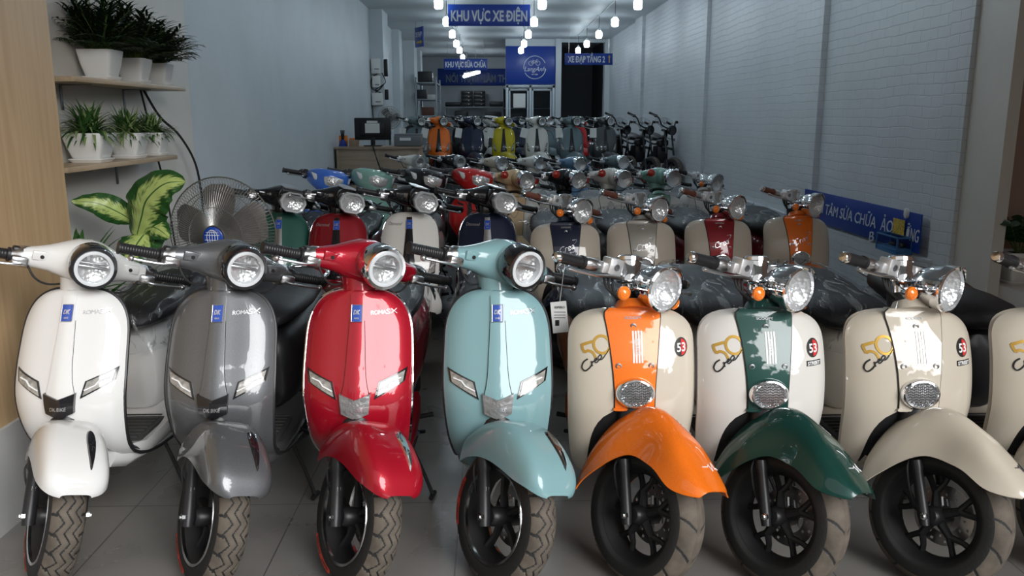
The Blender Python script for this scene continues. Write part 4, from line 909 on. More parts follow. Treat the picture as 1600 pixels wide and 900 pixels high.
slab('wall_right_sill', 2.985, 3.36, .60, 5.10, 0, .45, 'wall_warm')
slab('trim_1', 2.86, 2.92, 5.30, 9.6, 0, .50, 'wall_brick')
for i, (y0, y1, d) in enumerate(((7.40, 8.05, .05), (11.4, 12.9, .05), (16.2, 17.0, .06), (5.10, 5.36, .035))): slab('trim_%d' % (i + 2), 2.92 - d, 2.93, y0, y1, 0, CH, 'wall_brick')
for i, (x1, y0, y1) in enumerate(((-1.90, 15.4, 16.2), (-1.97, 18.8, 19.4), (-1.88, 21.4, 22.2), (-1.97, 24.5, 25.1))): slab('trim_%d' % (i + 6), -2.14, x1, y0, y1, 0, CH, 'wall_white')
# clad pillar at the left of the shop front
slab('trim_10', -2.3, -1.70, 1.0, 3.39, .358, CH, 'wood_panel'); slab('trim_11', -2.3, -1.685, 1.0, 3.40, 0, .358, 'skirt_white')
# back partitions: logo wall over the glazed door, white post, dark stair opening
slab('wall_back_partition', .38, 1.62, 21.0, 21.12, 2.22, CH, 'wall_white')
slab('trim_12', 1.60, 1.74, 20.9, 21.3, PF, CH, 'wall_white'); slab('trim_13', 2.80, 2.93, 20.9, 21.2, PF, CH, 'wall_white')
slab('wall_stair_back', 1.60, 3.0, 23.6, 23.7, PF, CH, 'dark_wall'); slab('wall_stair_left', 1.62, 1.72, 21.3, 23.6, PF, CH, 'dark_wall'); slab('wall_stair_right', 2.82, 2.91, 21.2, 23.6, PF, CH, 'dark_wall')  # near-black wall colour carries the shade of the unlit stair recess
slab('trim_14', 1.74, 2.80, 20.98, 21.1, 3.22, CH, 'wall_white')
d1 = thing('door_1', None, None, (.99, 21.0, PF), kind='structure')
b = nbm()
for x0, x1 in ((-.61, -.54), (.54, .61), (-.03, .03)): rbox(b, ((x0 + x1) / 2, 0, .9), (x1 - x0, .06, 1.8), .005)
for z in (1.76, .03): rbox(b, (0, 0, z), (1.2, .06, .07), .005)
obj('door_frame', b, 'alu', d1)
for sx in (-1, 1):
    b = nbm()
    for q in (-1, 1): rbox(b, (sx * .285 + q * .225, .03, .88), (.04, .04, 1.66), .004); 
    for z in (.09, .95, 1.68): rbox(b, (sx * .285, .03, z), (.49, .04, .05), .004)
    lf = obj('door_leaf', b, 'alu', d1); b = nbm(); rbox(b, (sx * .285, .03, .88), (.43, .006, 1.6), 0); obj('pane', b, 'window_glass', lf)

# ------------------------------------------------------------------ lamps on cords
def lamp_proto():
    r = thing('pendant_bulb', None, 'bulb')
    b = nbm(); lathe(b, [(.0, -.150), (.036, -.150), (.052, -.140), (.058, -.12), (.058, -.045), (.050, -.03), (.036, -.022)], Matrix(), 20); obj('bulb', b, 'bulb_glow', r)
    b = nbm(); lathe(b, [(.037, -.026), (.037, .0), (.024, .010), (.018, .035), (0, .036)], Matrix(), 16); obj('socket', b, 'white_print', r)
    b = nbm(); tube(b, [(0, 0, .03), (0, 0, CH - 3.03)], .004, 6); obj('cord', b, 'rubber', r)
    b = nbm(); lathe(b, [(0, 0), (.03, 0), (.03, .02), (0, .02)], Matrix.Translation((0, 0, CH - 3.05)), 14); obj('ceiling_rose', b, 'white_print', r)
    return r
def copy_tree(o, parent=None):
    c = o.copy(); COL.objects.link(c); c.parent = parent
    for ch in list(o.children): copy_tree(ch, c)
    return c
lp = lamp_proto(); first = True; YS = [5.8, 7.85, 9.9, 11.95, 14.1, 16.15, 18.15, 19.9]
ordn = ['nearest', 'second nearest', 'third nearest', 'fourth', 'fifth', 'sixth', 'seventh', 'eighth']
for rn, x, ys in (('left', -.70, YS + [22.2]), ('middle', .72, YS), ('right', 2.04, YS)):
    for i, y in enumerate(ys):
        o = lp if first else copy_tree(lp); first = False; o.location = (x, y, 3.03)
        vis = [q for q in ys if q > 11]; k = i - 3
        o['label'] = ('glowing white pendant bulb in the %s row, ' % rn) + ('above the frame, number %d from the entrance' % (i + 1) if k < 0 else ['nearest one in view', 'second one back', 'third one back', 'fourth one back', 'fifth one back', 'farthest, by the repair sign'][k])
        o['group'] = 'pendant bulbs in three rows'
    b = nbm(); tube(b, [(x, 5.0, CH - .015), (x, ys[-1] + .4, CH - .015)], .008, 6); tag(obj('lamp_cable', b, 'white_print'), 'thin white cable along the ceiling feeding the %s row of bulbs' % rn, 'cable', 'ceiling cables')
t_ = thing('tube_lamp', 'short glowing tube lamp in front of the dark blue wall banner', 'lamp', (-.50, 24.5, 2.62), math.radians(20)); b = nbm(); tube(b, [(0, -.55, .06), (0, .75, .0)], .045, 12); obj('glowing_tube', b, 'tube_glow', t_)
b = nbm(); rbox(b, (0, .1, .09), (.05, 1.3, .04), .005); 
for y in (-.3, .5): tube(b, [(0, y, .09), (0, y, CH - 2.62)], .006, 6)
obj('lamp_holder', b, 'white_print', t_)

# ------------------------------------------------------------------ signs
def board(name, label, x, y, z, wd, h, rz=0, th=.02, cat='sign', hang=None, m='sign_blue'):
    t = thing(name, label, cat, (x, y, z), rz); b = nbm(); rbox(b, (0, 0, h / 2), (wd, th, h), .002); bd = obj('board', b, m, t)
    if hang:
        b = nbm()
        for sx in (-1, 1): tube(b, [(sx * wd * .42, 0, h), (sx * wd * .42, 0, hang - z)], .004, 6)
        obj('hanging_cord', b, 'dull_metal', t)
    return t, bd
def letters(t, s, x, z, wd, h, th=.011, m='sign_letter', bold=.03, **k):
    b = nbm(); add_text(b, s, lambda a, c, e: V((x + a, -th - e, z + c)), wd, h, bold=bold, thick=.003, **k); return obj('lettering', b, m, t, smooth=False)
t, bd = board('hanging_sign', 'blue hanging sign reading KHU VỰC XE ĐIỆN between the rows of bulbs', -.008, 11.95, 2.655, 1.125, .285, hang=CH); letters(bd, 'KHU VỰC XE ÐIỆN', 0, .135, 1.05, .135)
t, bd = board('hanging_sign', 'small blue hanging sign reading KHU VỰC SỬA CHỮA near the back', -.60, 21.2, 2.58, 1.07, .27, hang=CH); letters(bd, 'KHU VỰC SỬA CHỮA', 0, .13, 1.0, .13)
t, bd = board('hanging_sign', 'blue hanging sign reading XE ĐẠP TẦNG 2 with yellow arrow by the dark doorway', 2.07, 18.0, 2.51, 1.0, .235, hang=CH); letters(bd, 'XE ÐẠP TẦNG 2', -.05, .115, .78, .12)
b = nbm(); rbox(b, (.43, -.013, .10), (.022, .004, .11), 0); vs_ = [b.verts.new(p) for p in ((.40, -.014, .15), (.46, -.014, .15), (.43, -.014, .20))]; b.faces.new(vs_); obj('arrow', b, 'yellow_sheet', bd, label='yellow upward arrow')
t, bd = board('wall_banner', 'long dark blue banner with dim letters NÓI THẬT high on the back wall', -.05, 27.16, 2.43, 3.2, .52, cat='banner'); letters(bd, 'NÓI THẬT - LÀM THẬT', -.24, .22, 2.20, .22, m='sign_letter_dim')
t, bd = board('logo_sign', 'square blue sign with bicycle logo in a ring above the glazed door', .995, 20.97, 2.23, 1.22, .90)
lg = nbm(); C0 = V((.10, -.016, .40))
def arc(bm, c, r, a0, a1, rad, n=40): tube(bm, [c + V((r * math.cos(math.radians(a0 + (a1 - a0) * i / n)), 0, r * math.sin(math.radians(a0 + (a1 - a0) * i / n)))) for i in range(n + 1)], rad, 6)
arc(lg, C0, .27, 22, 188, .009); arc(lg, C0, .27, 208, 352, .010)
for dx in (-.085, .085): arc(lg, C0 + V((dx - .01, 0, .10)), .052, 0, 360, .006, 24)
for p, q in (((-.095, .10), (-.05, .155)), ((-.05, .155), (.03, .155)), ((-.05, .155), (-.01, .10)), ((-.01, .10), (.03, .155)), ((-.01, .10), (-.095, .10)), ((.03, .155), (.075, .10)), ((.03, .155), (.05, .19)), ((.05, .19), (.08, .19)), ((-.065, .17), (-.03, .17))):
    tube(lg, [C0 + V((p[0], 0, p[1])), C0 + V((q[0], 0, q[1]))], .006, 6)
obj('ring_and_bicycle', lg, 'sign_letter', bd); letters(bd, 'LangAnh', .10, .365, .52, .11, shear=.35, bold=.0); letters(bd, 'EST 2003', .10, .235, .15, .028)
t, bd = board('direction_sign', 'small blue sign with pale arrow jutting from the left wall', -1.40, 17.2, 2.80, .40, .38, rz=math.radians(-62), hang=CH); letters(bd, 'XE ÐẠP', 0, .24, .32, .09)
b = nbm(); rbox(b, (0, -.013, .09), (.20, .004, .04), 0); b.faces.new([b.verts.new(p) for p in ((.09, -.014, .04), (.17, -.014, .09), (.09, -.014, .14))]); obj('arrow', b, 'yellow_sheet', bd)
# banner leaning on the right wall; its letters face into the shop
t = thing('wall_banner', 'long blue banner reading TRUNG TÂM SỬA CHỮA against the white brick wall', 'banner', (2.855, 6.46, .525)); b = nbm(); rbox(b, (.0, 0, .13), (.012, 2.08, .262), .002); bd = obj('board', b, 'sign_blue', t)
def side_letters(par, s, y0, y1, z, h, shear=.0, rot=0, name='lettering'):
    b = nbm(); add_text(b, s, lambda a, c, e: V((-.0065 - e, (y0 + y1) / 2 - 6.46 - a, z - .525 + c)), abs(y0 - y1), h, bold=.0, shear=shear, thick=.003, rot=rot); return obj(name, b, 'sign_letter', par, smooth=False)
side_letters(bd, 'TRUNG TÂM SỬA CHỮA', 7.48, 6.06, .655, .085, .15); side_letters(bd, 'B', 6.15, 6.07, .545, .075, .15, rot=.15); side_letters(bd, 'ẢO', 5.98, 5.79, .655, .088, .15); side_letters(bd, 'ỠNG', 5.60, 5.42, .64, .088, .15)
b = nbm(); rbox(b, (2.838, 5.69, .672), (.002, .165, .105), 0, Matrix.Identity(4)); o = obj('notice_sheet', b, 'yellow_sheet'); tag(o, 'yellow paper sheet stuck on the blue wall banner', 'paper')
t = thing('display_box', 'small blue-framed glass box mounted under the yellow sheet', 'box', (2.80, 5.66, .505)); b = nbm()
for y in (-.15, .15):
    for x in (-.05, .05): rbox(b, (x, y, .055), (.010, .010, .11), .001)
for z in (.0, .11):
    for x in (-.05, .05): rbox(b, (x, 0, z), (.010, .31, .010), .001)
    for y in (-.15, .15): rbox(b, (0, y, z), (.11, .010, .010), .001)
rbox(b, (0, 0, .018), (.10, .30, .03), .001); obj('box_frame', b, 'box_blue', t); b = nbm(); rbox(b, (0, 0, .06), (.098, .298, .09), 0); obj('glass_pane', b, 'window_glass', t)
b = nbm(); rbox(b, (.02, .05, .045), (.04, .08, .03), .01); rbox(b, (.02, -.06, .05), (.04, .07, .035), .01); obj('box_contents', b, 'smoke_reflector', t)
b = nbm(); lathe(b, [(.0, 0), (.035, 0), (.035, .018), (.028, .022), (.0, .024)], basis((2.849, 5.60, .775), (-1, 0, 0)), 20, sx=.6, cap=False); tag(obj('wall_fitting', b, 'pot_white'), 'small white oval fitting on the top edge of the blue banner', 'fitting')

# ------------------------------------------------------------------ desk and what stands on it
dk = thing('reception_desk', 'plain wooden reception desk against the left wall', 'desk', (-1.53, 11.8, 0)); b = nbm(); rbox(b, (0, 0, 1.015), (1.16, .62, .035), .004); obj('desk_top', b, 'desk_wood', dk)
b = nbm(); rbox(b, (-.275, -.27, .50), (.545, .02, .99), .002); rbox(b, (.275, -.27, .50), (.545, .02, .99), .002); obj('front_panel', b, 'desk_wood', dk)
for sx in (-1, 1): b = nbm(); rbox(b, (sx * .55, .0, .50), (.03, .58, 1.0), .002); obj('side_panel', b, 'desk_wood', dk)
mn = thing('computer_monitor', 'black computer monitor seen from behind with paper taped on', 'monitor', (-1.62, 11.72, 1.033)); b = nbm(); rbox(b, (0, 0, .235), (.50, .035, .30), .012); rbox(b, (0, -.02, .235), (.34, .03, .18), .012); obj('monitor_back', b, 'screen_back', mn)
b = nbm(); rbox(b, (0, -.01, .06), (.06, .02, .12), .004); rbox(b, (0, -.02, .008), (.24, .18, .014), .004); obj('monitor_stand', b, 'screen_back', mn); b = nbm(); rbox(b, (.0, -.037, .245), (.20, .002, .13), 0); rbox(b, (0, -.037, .33), (.15, .002, .03), 0); obj('taped_paper', b, 'paper', mn)
b = nbm(); tube(b, cr([(.02, -.10, .02), (.04, -.33, .0), (.08, -.36, -.12), (.16, -.36, -.35), (.10, -.36, -.20), (.05, -.34, .005)]), .006, 6); obj('monitor_cable', b, 'rubber', mn)
pr_ = thing('printer', 'grey office printer at the right end of the desk', 'printer', (-1.13, 11.72, 1.033)); b = nbm(); rbox(b, (0, 0, .075), (.37, .34, .14), .012); rbox(b, (0, .03, .155), (.37, .28, .03), .008); obj('printer_body', b, 'printer_grey', pr_); b = nbm(); rbox(b, (-.03, -.172, .10), (.15, .004, .04), .0); obj('output_slot', b, 'paper', pr_)
b = nbm(); rbox(b, (-1.87, 11.62, 1.078), (.12, .10, .09), .003); tag(obj('carton', b, 'cardboard'), 'small brown carton beside the monitor on the desk', 'box')
b = nbm(); rbox(b, (-1.89, 11.78, 1.09), (.13, .05, .11), .01); tag(obj('folder', b, 'orange_lens'), 'orange folder standing behind the small carton', 'folder')
ph = thing('pen_holder', 'blue and orange pen holder with black tools at the desk end', 'holder', (-2.02, 11.62, 1.033)); b = nbm(); lathe(b, [(0, 0), (.062, 0), (.030, .09), (0, .09)], Matrix(), 4); obj('holder_base', b, 'sign_blue', ph); b = nbm(); rbox(b, (0, .05, .08), (.12, .04, .14), .01); obj('orange_block', b, 'orange_lens', ph)
b = nbm()
for k in range(3): tube(b, [(.01 * k - .01, 0, .08), (.02 * k - .02, .005 * k, .22)], .008, 6)
obj('pen', b, 'matte_black', ph)

# ------------------------------------------------------------------ fans
def cage_fan(name, label, loc, R, rz, blades, pole, tilt=0, n=80, badge=True, blade_rot=.1):
    t = thing(name, label, 'fan', (loc[0], loc[1], pole[0]), rz); h = loc[2] - pole[0]; T = Matrix.Translation((0, 0, h)) @ Matrix.Rotation(tilt, 4, 'X')
    b = nbm(); wr = .0013 if R > .2 else .002
    for k in range(n):
        a = 2 * PI * k / n; c, s_ = math.cos(a), math.sin(a)
        for yb_, sg in ((-.085, 1), (.075, -1)):
            pts = [T @ V((r * c, yb_ * (1 - (r / R) ** 2.4) , r * s_)) for r in (R * .2, R * .5, R * .75, R * .9, R)]; tube(b, pts, wr, 4, cap=False)
    for r, yb_ in ((R, 0), (R * .78, -.085 * (1 - .78 ** 2.4)), (R * .5, -.085 * (1 - .5 ** 2.4)), (R * .2, -.083), (R * .78, .075 * (1 - .78 ** 2.4)), (R * .4, .07)):
        tube(b, [T @ V((r * math.cos(2 * PI * i / 48), yb_, r * math.sin(2 * PI * i / 48))) for i in range(49)], wr * (2.6 if r == R else 1.6), 6, cap=False)
    obj('cage', b, 'fan_wire', t)
    hb = nbm(); lathe(hb, [(0, -.03), (.045, -.028), (.05, 0), (.05, .03), (0, .03)], T @ basis((0, 0, 0), (0, -1, 0)), 20); hub = obj('fan_hub', hb, 'fan_blade', t)
    for k in range(blades):
        a = 2 * PI * k / blades + blade_rot; b = nbm(); vv = []
        def bf(u, v):
            r = .04 + (R * .88 - .04) * u; w_ = R * (.16 + .22 * math.sin(PI * min(1, u * 1.0 + .08) * .62)) * (1 if u < .85 else (1 - ((u - .85) / .15) ** 2 * .5)); q = (v - .5) * 2 * w_ * .9
            return T @ V((r * math.cos(a) - q * math.sin(a), .028 * (v - .5) * 2 * (1 - .3 * u) , r * math.sin(a) + q * math.cos(a)))
        grid(b, bf, 12, 6); thicken(b, .002); obj('fan_blade', b, 'fan_blade', t)
    if badge:
        b = nbm(); lathe(b, [(0, 0), (.052, 0), (.052, .006), (.046, .010), (0, .011)], T @ basis((0, -.088, 0), (0, -1, 0)), 28); bd = obj('badge', b, 'badge_blue', t, label='round blue badge'); b = nbm()
        B_ = T @ basis((0, -.0995, 0), (0, -1, 0))
        for q in (-.6, -.3, 0, .3, .6): tube(b, [B_ @ V((.040 * math.cos(x_) , .040 * math.sin(x_) * q, 0)) if False else B_ @ V((.040 * math.sin(x_) * q * 1.2, .038 * math.cos(x_), 0)) for x_ in [PI * i / 12 for i in range(13)]], .0012, 4)
        for q in (-.025, -.012, .012, .025): tube(b, [B_ @ V((-math.sqrt(.04 ** 2 - q * q), q, 0)), B_ @ V((math.sqrt(.04 ** 2 - q * q), q, 0))], .0012, 4)
        obj('badge_globe', b, 'white_print', bd)
    b = nbm(); lathe(b, [(0, 0), (.06, .01), (.065, .10), (.05, .17), (0, .18)], T @ basis((0, .05, 0), (0, 1, 0)), 20); obj('motor', b, 'black_plastic', t)
    b = nbm(); tube(b, [(0, .13, h), (0, .13, .04)], .018, 10); tube(b, [(0, .13, h - .25), (0, .13, h - .05)], .026, 10); obj('pole', b, 'dull_metal', t)
    b = nbm(); lathe(b, [(0, 0), (.22, 0), (.22, .02), (.05, .05), (0, .05)], Matrix.Translation((0, .13, 0)), 28); obj('fan_base', b, 'black_plastic', t)
    return t
cage_fan('standing_fan', 'large wire-caged standing fan with blue badge behind the grey scooter', (-1.325, 4.12, .845), .285, math.radians(-12), 5, (0,), n=110, blade_rot=.35)
cage_fan('standing_fan', 'small round standing fan behind the desk monitor', (-1.52, 12.9, 1.42), .17, math.radians(10), 3, (PF,), n=36, badge=False)

# ------------------------------------------------------------------ shelves, pots and plants on the left wall
for z, y0, y1, wh in ((1.585, 3.90, 5.28, 'upper'), (1.185, 3.75, 5.06, 'lower')):
    t = thing('wall_shelf', '%s light wooden shelf on the left wall carrying three white pots' % wh, 'shelf', (-2.09, (y0 + y1) / 2, z), group='wall shelves'); b = nbm(); rbox(b, (.115, 0, .0), (.226, y1 - y0, .024), .002); obj('board', b, 'shelf_wood', t)
    for y in (-.38, .33):
        b = nbm(); rbox(b, (.004, y, -.07), (.005, .022, .13), .001); rbox(b, (.08, y, -.0155), (.15, .022, .005), .001); obj('bracket', b, 'dull_metal', t)
def pot(loc, w1, w0, h, label, group, rz=0):
    t = thing('flower_pot', label, 'pot', loc, rz, group); b = nbm()
    def sq(w_, z, r_=.25):
        return [V((w_ * math.copysign(abs(math.cos(a)) ** r_ if abs(math.cos(a)) > 1e-9 else 0, math.cos(a)), w_ * math.copysign(abs(math.sin(a)) ** r_ if abs(math.sin(a)) > 1e-9 else 0, math.sin(a)), z)) for a in [2 * PI * (k + .5) / 32 for k in range(32)]]
    rings(b, [sq(w0 * .9, .012), sq(w0, .02), sq((w0 + w1) / 2 * 1.02, h * .5), sq(w1, h - .01), sq(w1, h), sq(w1 * .93, h), sq(w1 * .90, h - .02), sq(w1 * .88, h - .03)]); obj('pot', b, 'pot_white', t)
    b = nbm(); rings(b, [sq(w0 * 1.05, 0), sq(w0 * 1.25, .016), sq(w0 * 1.25, .020), sq(w0 * 1.1, .020), sq(w0 * 1.0, .008)]); obj('saucer', b, 'pot_white', t)
    b = nbm(); rings(b, [sq(w1 * .90, h - .028), sq(w1 * .90, h - .016)]); obj('soil', b, 'soil', t)
    return t
def blade(bm, p0, d, L, wd, droop, mi=0, n=6, seed=None, fold=.2, up=(0, 0, 1)):
    """a leaf from p0 along d, bending down"""
    d = V(d).normalized(); side = d.cross(V(up)); side = side.normalized() if side.length > .05 else V((1, 0, 0)); p = V(p0); rows = []
    for i in range(n + 1):
        t = i / n; w_ = wd * math.sin(PI * min(1, .12 + t * .88)) ** .8 if t < 1 else 0; nn = side.cross(d).normalized()
        rows.append([p + side * w_ + nn * fold * w_, p.copy(), p - side * w_ + nn * fold * w_]); dd = V((d.x, d.y, d.z - droop / n)); d = dd.normalized(); p = p + d * (L / n)
    vr = [[bm.verts.new(q) for q in r] for r in rows]
    for a, b_ in zip(vr, vr[1:]):
        for j in range(2): f = bm.faces.new((a[j], a[j + 1], b_[j + 1], b_[j])); f.material_index = mi
def clampx(bm, xm):
    for v in bm.verts:
        if v.co.x < xm: v.co.x = xm + rnd.uniform(0, .004)
def palm(t, h, spread, seed, n=46):
    r = random.Random(seed); b = nbm(); s_ = nbm()
    for k in range(n):
        a = r.uniform(0, 2 * PI); el = r.uniform(.55, 1.5); L = r.uniform(.7, 1.05) * spread; d = V((math.cos(a) * math.cos(el), math.sin(a) * math.cos(el), math.sin(el))); p = V((r.uniform(-.03, .03), r.uniform(-.03, .03), h - .02)); pts = [p.copy()]
        for i in range(9):
            d = (d + V((0, 0, -.075))).normalized(); p = p + d * L / 9; 
            if p.x < -.12: p.x = -.12
            pts.append(p.copy())
            if i > 1:
                side = d.cross(V((0, 0, 1))).normalized()
                for sg in (-1, 1): blade(b, p, side * sg * .9 + d * .75 + V((0, 0, .1)), r.uniform(.065, .10), .0075, .5, n=3)
        tube(s_, pts, .0018, 4)
    clampx(b, -.105); clampx(s_, -.10)
    obj('foliage', b, 'leaf_dark', t, smooth=False, recalc=False); obj('stem', s_, 'stem_green', t)
def spider(t, h, spread, seed, n=280):
    r = random.Random(seed); b = nbm()
    for k in range(n):
        a = r.uniform(0, 2 * PI); el = r.uniform(.55, 1.45); L = r.uniform(.55, 1.0) * spread; c = math.cos(a); c = c if c > -.3 else -.3 + (c + .3) * .3
        blade(b, (r.uniform(-.03, .03), r.uniform(-.04, .04), h - .02), (c * math.cos(el), math.sin(a) * math.cos(el), math.sin(el)), L, r.uniform(.005, .008), r.uniform(1.1, 2.1), mi=0 if r.random() < .6 else 1, n=8)
    clampx(b, -.115)
    obj('foliage', b, ('leaf_mid', 'leaf_pale'), t, smooth=False, recalc=False)
pots_u = [(4.42, .088, .062, .150, 'left'), (4.82, .080, .056, .135, 'middle'), (5.16, .075, .052, .130, 'right')]
for i, (y, w1, w0, h, nm) in enumerate(pots_u):
    t = pot((-1.975, y, 1.598), w1, w0, h, 'white square pot with dark feathery palm, %s one on the upper shelf' % nm, 'potted palms on the upper shelf'); palm(t, h, [.27, .29, .25][i], 11 + i, [110, 110, 90][i])
pots_l = [(4.20, .100, .068, .142, 'left'), (4.64, .090, .062, .136, 'middle'), (4.97, .078, .054, .132, 'right')]
for i, (y, w1, w0, h, nm) in enumerate(pots_l):
    t = pot((-1.965, y, 1.198), w1, w0, h, 'white pot with arching green spider plant, %s one on the lower shelf' % nm, 'potted spider plants on the lower shelf'); spider(t, h, [.21, .19, .17][i], 31 + i)
# big spotted-leaf plant and a low one on the floor
def big_leaf(bm, p0, pts, wd, n=22, m=8, curl=.25):
    path = cr([V(p) for p in pts], 8); n = len(path) - 1; vv = []
    for i, p in enumerate(path):
        t = i / n; w_ = wd * (math.sin(PI * t ** .75) ** .75 if 0 < t < 1 else .01); d = (path[min(i + 1, n)] - path[max(i - 1, 0)]).normalized(); side = d.cross(V((0, -1, .35))).normalized(); nn = side.cross(d)
        vv.append([bm.verts.new(p + side * w_ * (j / m * 2 - 1) + nn * (-curl * w_ * abs(j / m * 2 - 1) ** 2 + .006 * math.sin(t * 40) * abs(j / m * 2 - 1))) for j in range(m + 1)])
    uv = bm.loops.layers.uv.verify()
    for i in range(n):
        for j in range(m):
            f = bm.faces.new((vv[i][j], vv[i][j + 1], vv[i + 1][j + 1], vv[i + 1][j]))
            for l, (a, c) in zip(f.loops, ((i, j), (i, j + 1), (i + 1, j + 1), (i + 1, j))): l[uv].uv = (c / m, a / n)
def dieff_mat():
    m = bpy.data.materials.new('variegated_leaf'); m.use_nodes = True; t = m.node_tree; b = t.nodes['Principled BSDF']; b.inputs['Roughness'].default_value = .35
    uv = N(t, 'ShaderNodeUVMap'); sx = N(t, 'ShaderNodeSeparateXYZ'); L_(t, uv.outputs[0], sx.inputs[0])
    a = N(t, 'ShaderNodeMath', operation='SUBTRACT'); a.inputs[1].default_value = .5; L_(t, sx.outputs['X'], a.inputs[0]); ab = N(t, 'ShaderNodeMath', operation='ABSOLUTE'); L_(t, a.outputs[0], ab.inputs[0])
    # veins slant forward from the midrib
    v = N(t, 'ShaderNodeMath', operation='MULTIPLY_ADD'); v.inputs[1].default_value = -.55; L_(t, ab.outputs[0], v.inputs[0]); L_(t, sx.outputs['Y'], v.inputs[2])
    cb = N(t, 'ShaderNodeCombineXYZ'); m1 = N(t, 'ShaderNodeMath', operation='MULTIPLY'); m1.inputs[1].default_value = 26; L_(t, v.outputs[0], m1.inputs[0]); m2 = N(t, 'ShaderNodeMath', operation='MULTIPLY'); m2.inputs[1].default_value = 7; L_(t, sx.outputs['X'], m2.inputs[0]); L_(t, m1.outputs[0], cb.inputs[0]); L_(t, m2.outputs[0], cb.inputs[1])
    n = N(t, 'ShaderNodeTexNoise'); n.inputs['Scale'].default_value = 1.0; n.inputs['Detail'].default_value = 4; L_(t, cb.outputs[0], n.inputs['Vector'])
    s_ = N(t, 'ShaderNodeMath', operation='MULTIPLY_ADD'); s_.inputs[1].default_value = -1.6; L_(t, ab.outputs[0], s_.inputs[0]); L_(t, n.outputs[0], s_.inputs[2])
    r = N(t, 'ShaderNodeValToRGB'); r.color_ramp.elements[0].position = -.0; r.color_ramp.elements[0].color = (.018, .075, .015, 1); r.color_ramp.elements[1].position = .22; r.color_ramp.elements[1].color = (.42, .52, .16, 1); L_(t, s_.outputs[0], r.inputs[0])
    mid = N(t, 'ShaderNodeMath', operation='LESS_THAN'); mid.inputs[1].default_value = .018; L_(t, ab.outputs[0], mid.inputs[0]); mx = N(t, 'ShaderNodeMix', data_type='RGBA'); L_(t, mid.outputs[0], mx.inputs['Factor']); L_(t, r.outputs[0], mx.inputs['A']); mx.inputs['B'].default_value = (.05, .13, .03, 1)
    L_(t, mx.outputs['Result'], b.inputs['Base Color']); MAT['variegated_leaf'] = m
dieff_mat()
t = pot((-1.80, 4.10, 0), .13, .10, .26, 'tall potted plant with big spotted cream-green leaves beside the standing fan', 'floor plants'); t['category'] = 'plant'; t.name = 'potted_plant'
L0 = V((-1.80, 4.10, 0))
def leaf_w(name, pts, wd, curl=.25):
    b = nbm(); big_leaf(b, None, [V(p) - L0 for p in pts], wd, curl=curl); return obj(name, b, 'variegated_leaf', t, recalc=False)
leaf_w('leaf', [(-1.71, 4.02, .84), (-1.65, 3.96, .95), (-1.60, 3.92, 1.04), (-1.50, 3.89, 1.115), (-1.40, 3.88, 1.125)], .115)
leaf_w('leaf', [(-1.74, 4.08, .92), (-1.79, 4.02, .975), (-1.86, 3.97, 1.02), (-1.96, 3.94, 1.03)], .065)
leaf_w('leaf', [(-1.66, 4.06, .88), (-1.66, 3.98, .86), (-1.68, 3.90, .80), (-1.69, 3.86, .74)], .10)
leaf_w('leaf', [(-1.70, 4.06, .84), (-1.64, 4.0, .90), (-1.57, 3.94, .90), (-1.50, 3.90, .86)], .07)
b = nbm()
for p in ((-1.71, 4.02, .84), (-1.74, 4.08, .92), (-1.66, 4.06, .88), (-1.70, 4.06, .84)): tube(b, cr([V((-.0, 0, .2)), V((.03, 0, .5)), (V(p) - L0) * .5 + V((.03, 0, .38)), V(p) - L0]), .008, 8)
tube(b, [V((0, 0, .2)), V((.03, 0, .55)), V((.06, 0, .75))], [.016, .015, .012], 8); obj('stem', b, 'stem_green', t)
t = pot((-1.87, 3.72, 0), .11, .09, .24, 'low green plant with long pointed leaves by the wooden pillar', 'floor plants'); t['category'] = 'plant'; t.name = 'potted_plant'; b = nbm(); r = random.Random(4)
for k in range(60):
    a = r.uniform(0, 2 * PI); el = r.uniform(.75, 1.45); z = .24 + r.uniform(0, .42); blade(b, (r.uniform(-.03, .03), r.uniform(-.03, .03), z), (math.cos(a) * math.cos(el) * (1 if math.cos(a) > 0 else .5), math.sin(a) * math.cos(el), math.sin(el)), r.uniform(.26, .38), r.uniform(.014, .022), r.uniform(.6, 1.6), n=8)
clampx(b, -.20); obj('foliage', b, 'leaf_mid', t, smooth=False, recalc=False); b = nbm(); tube(b, [(0, 0, .2), (0, 0, .68)], .012, 8); obj('stem', b, 'stem_green', t)
t = pot((3.13, 4.80, .45), .095, .072, .19, 'glossy dark-leaved plant in a white square pot on the right sill', None); t['category'] = 'plant'; t.name = 'potted_plant'; b = nbm(); s_ = nbm(); r = random.Random(9)
for k in range(9):
    a = 2 * PI * k / 9 + .3; d = V((math.cos(a) * .55, math.sin(a) * .55, 1)).normalized(); p = V((d.x * .02, d.y * .02, .17)); pts = [p.copy()]
    for i in range(7):
        p = p + d * .036; d = (d + V((math.cos(a) * .05, math.sin(a) * .05, -.04))).normalized(); pts.append(p.copy()); sd = d.cross(V((math.cos(a), math.sin(a), .2))).normalized()
        if i > 1:
            for sg in (-1, 1): blade(b, p, sd * sg + d * .45, .066, .020, .2, n=5, up=(-.5, -.75, .45))
    tube(s_, pts, .004, 6)
obj('foliage', b, 'leaf_zz', t, recalc=False); obj('stem', s_, 'stem_green', t)
b = nbm(); tube(b, cr([(-2.03, 5.02, 1.57), (-2.05, 5.12, 1.45), (-2.05, 5.20, 1.25), (-2.04, 5.30, .95), (-2.0, 5.3, .5)]), .006, 6); tag(obj('power_cord', b, 'rubber'), 'thin dark cord hanging straight from the upper shelf', 'cord', 'cords on the left wall')
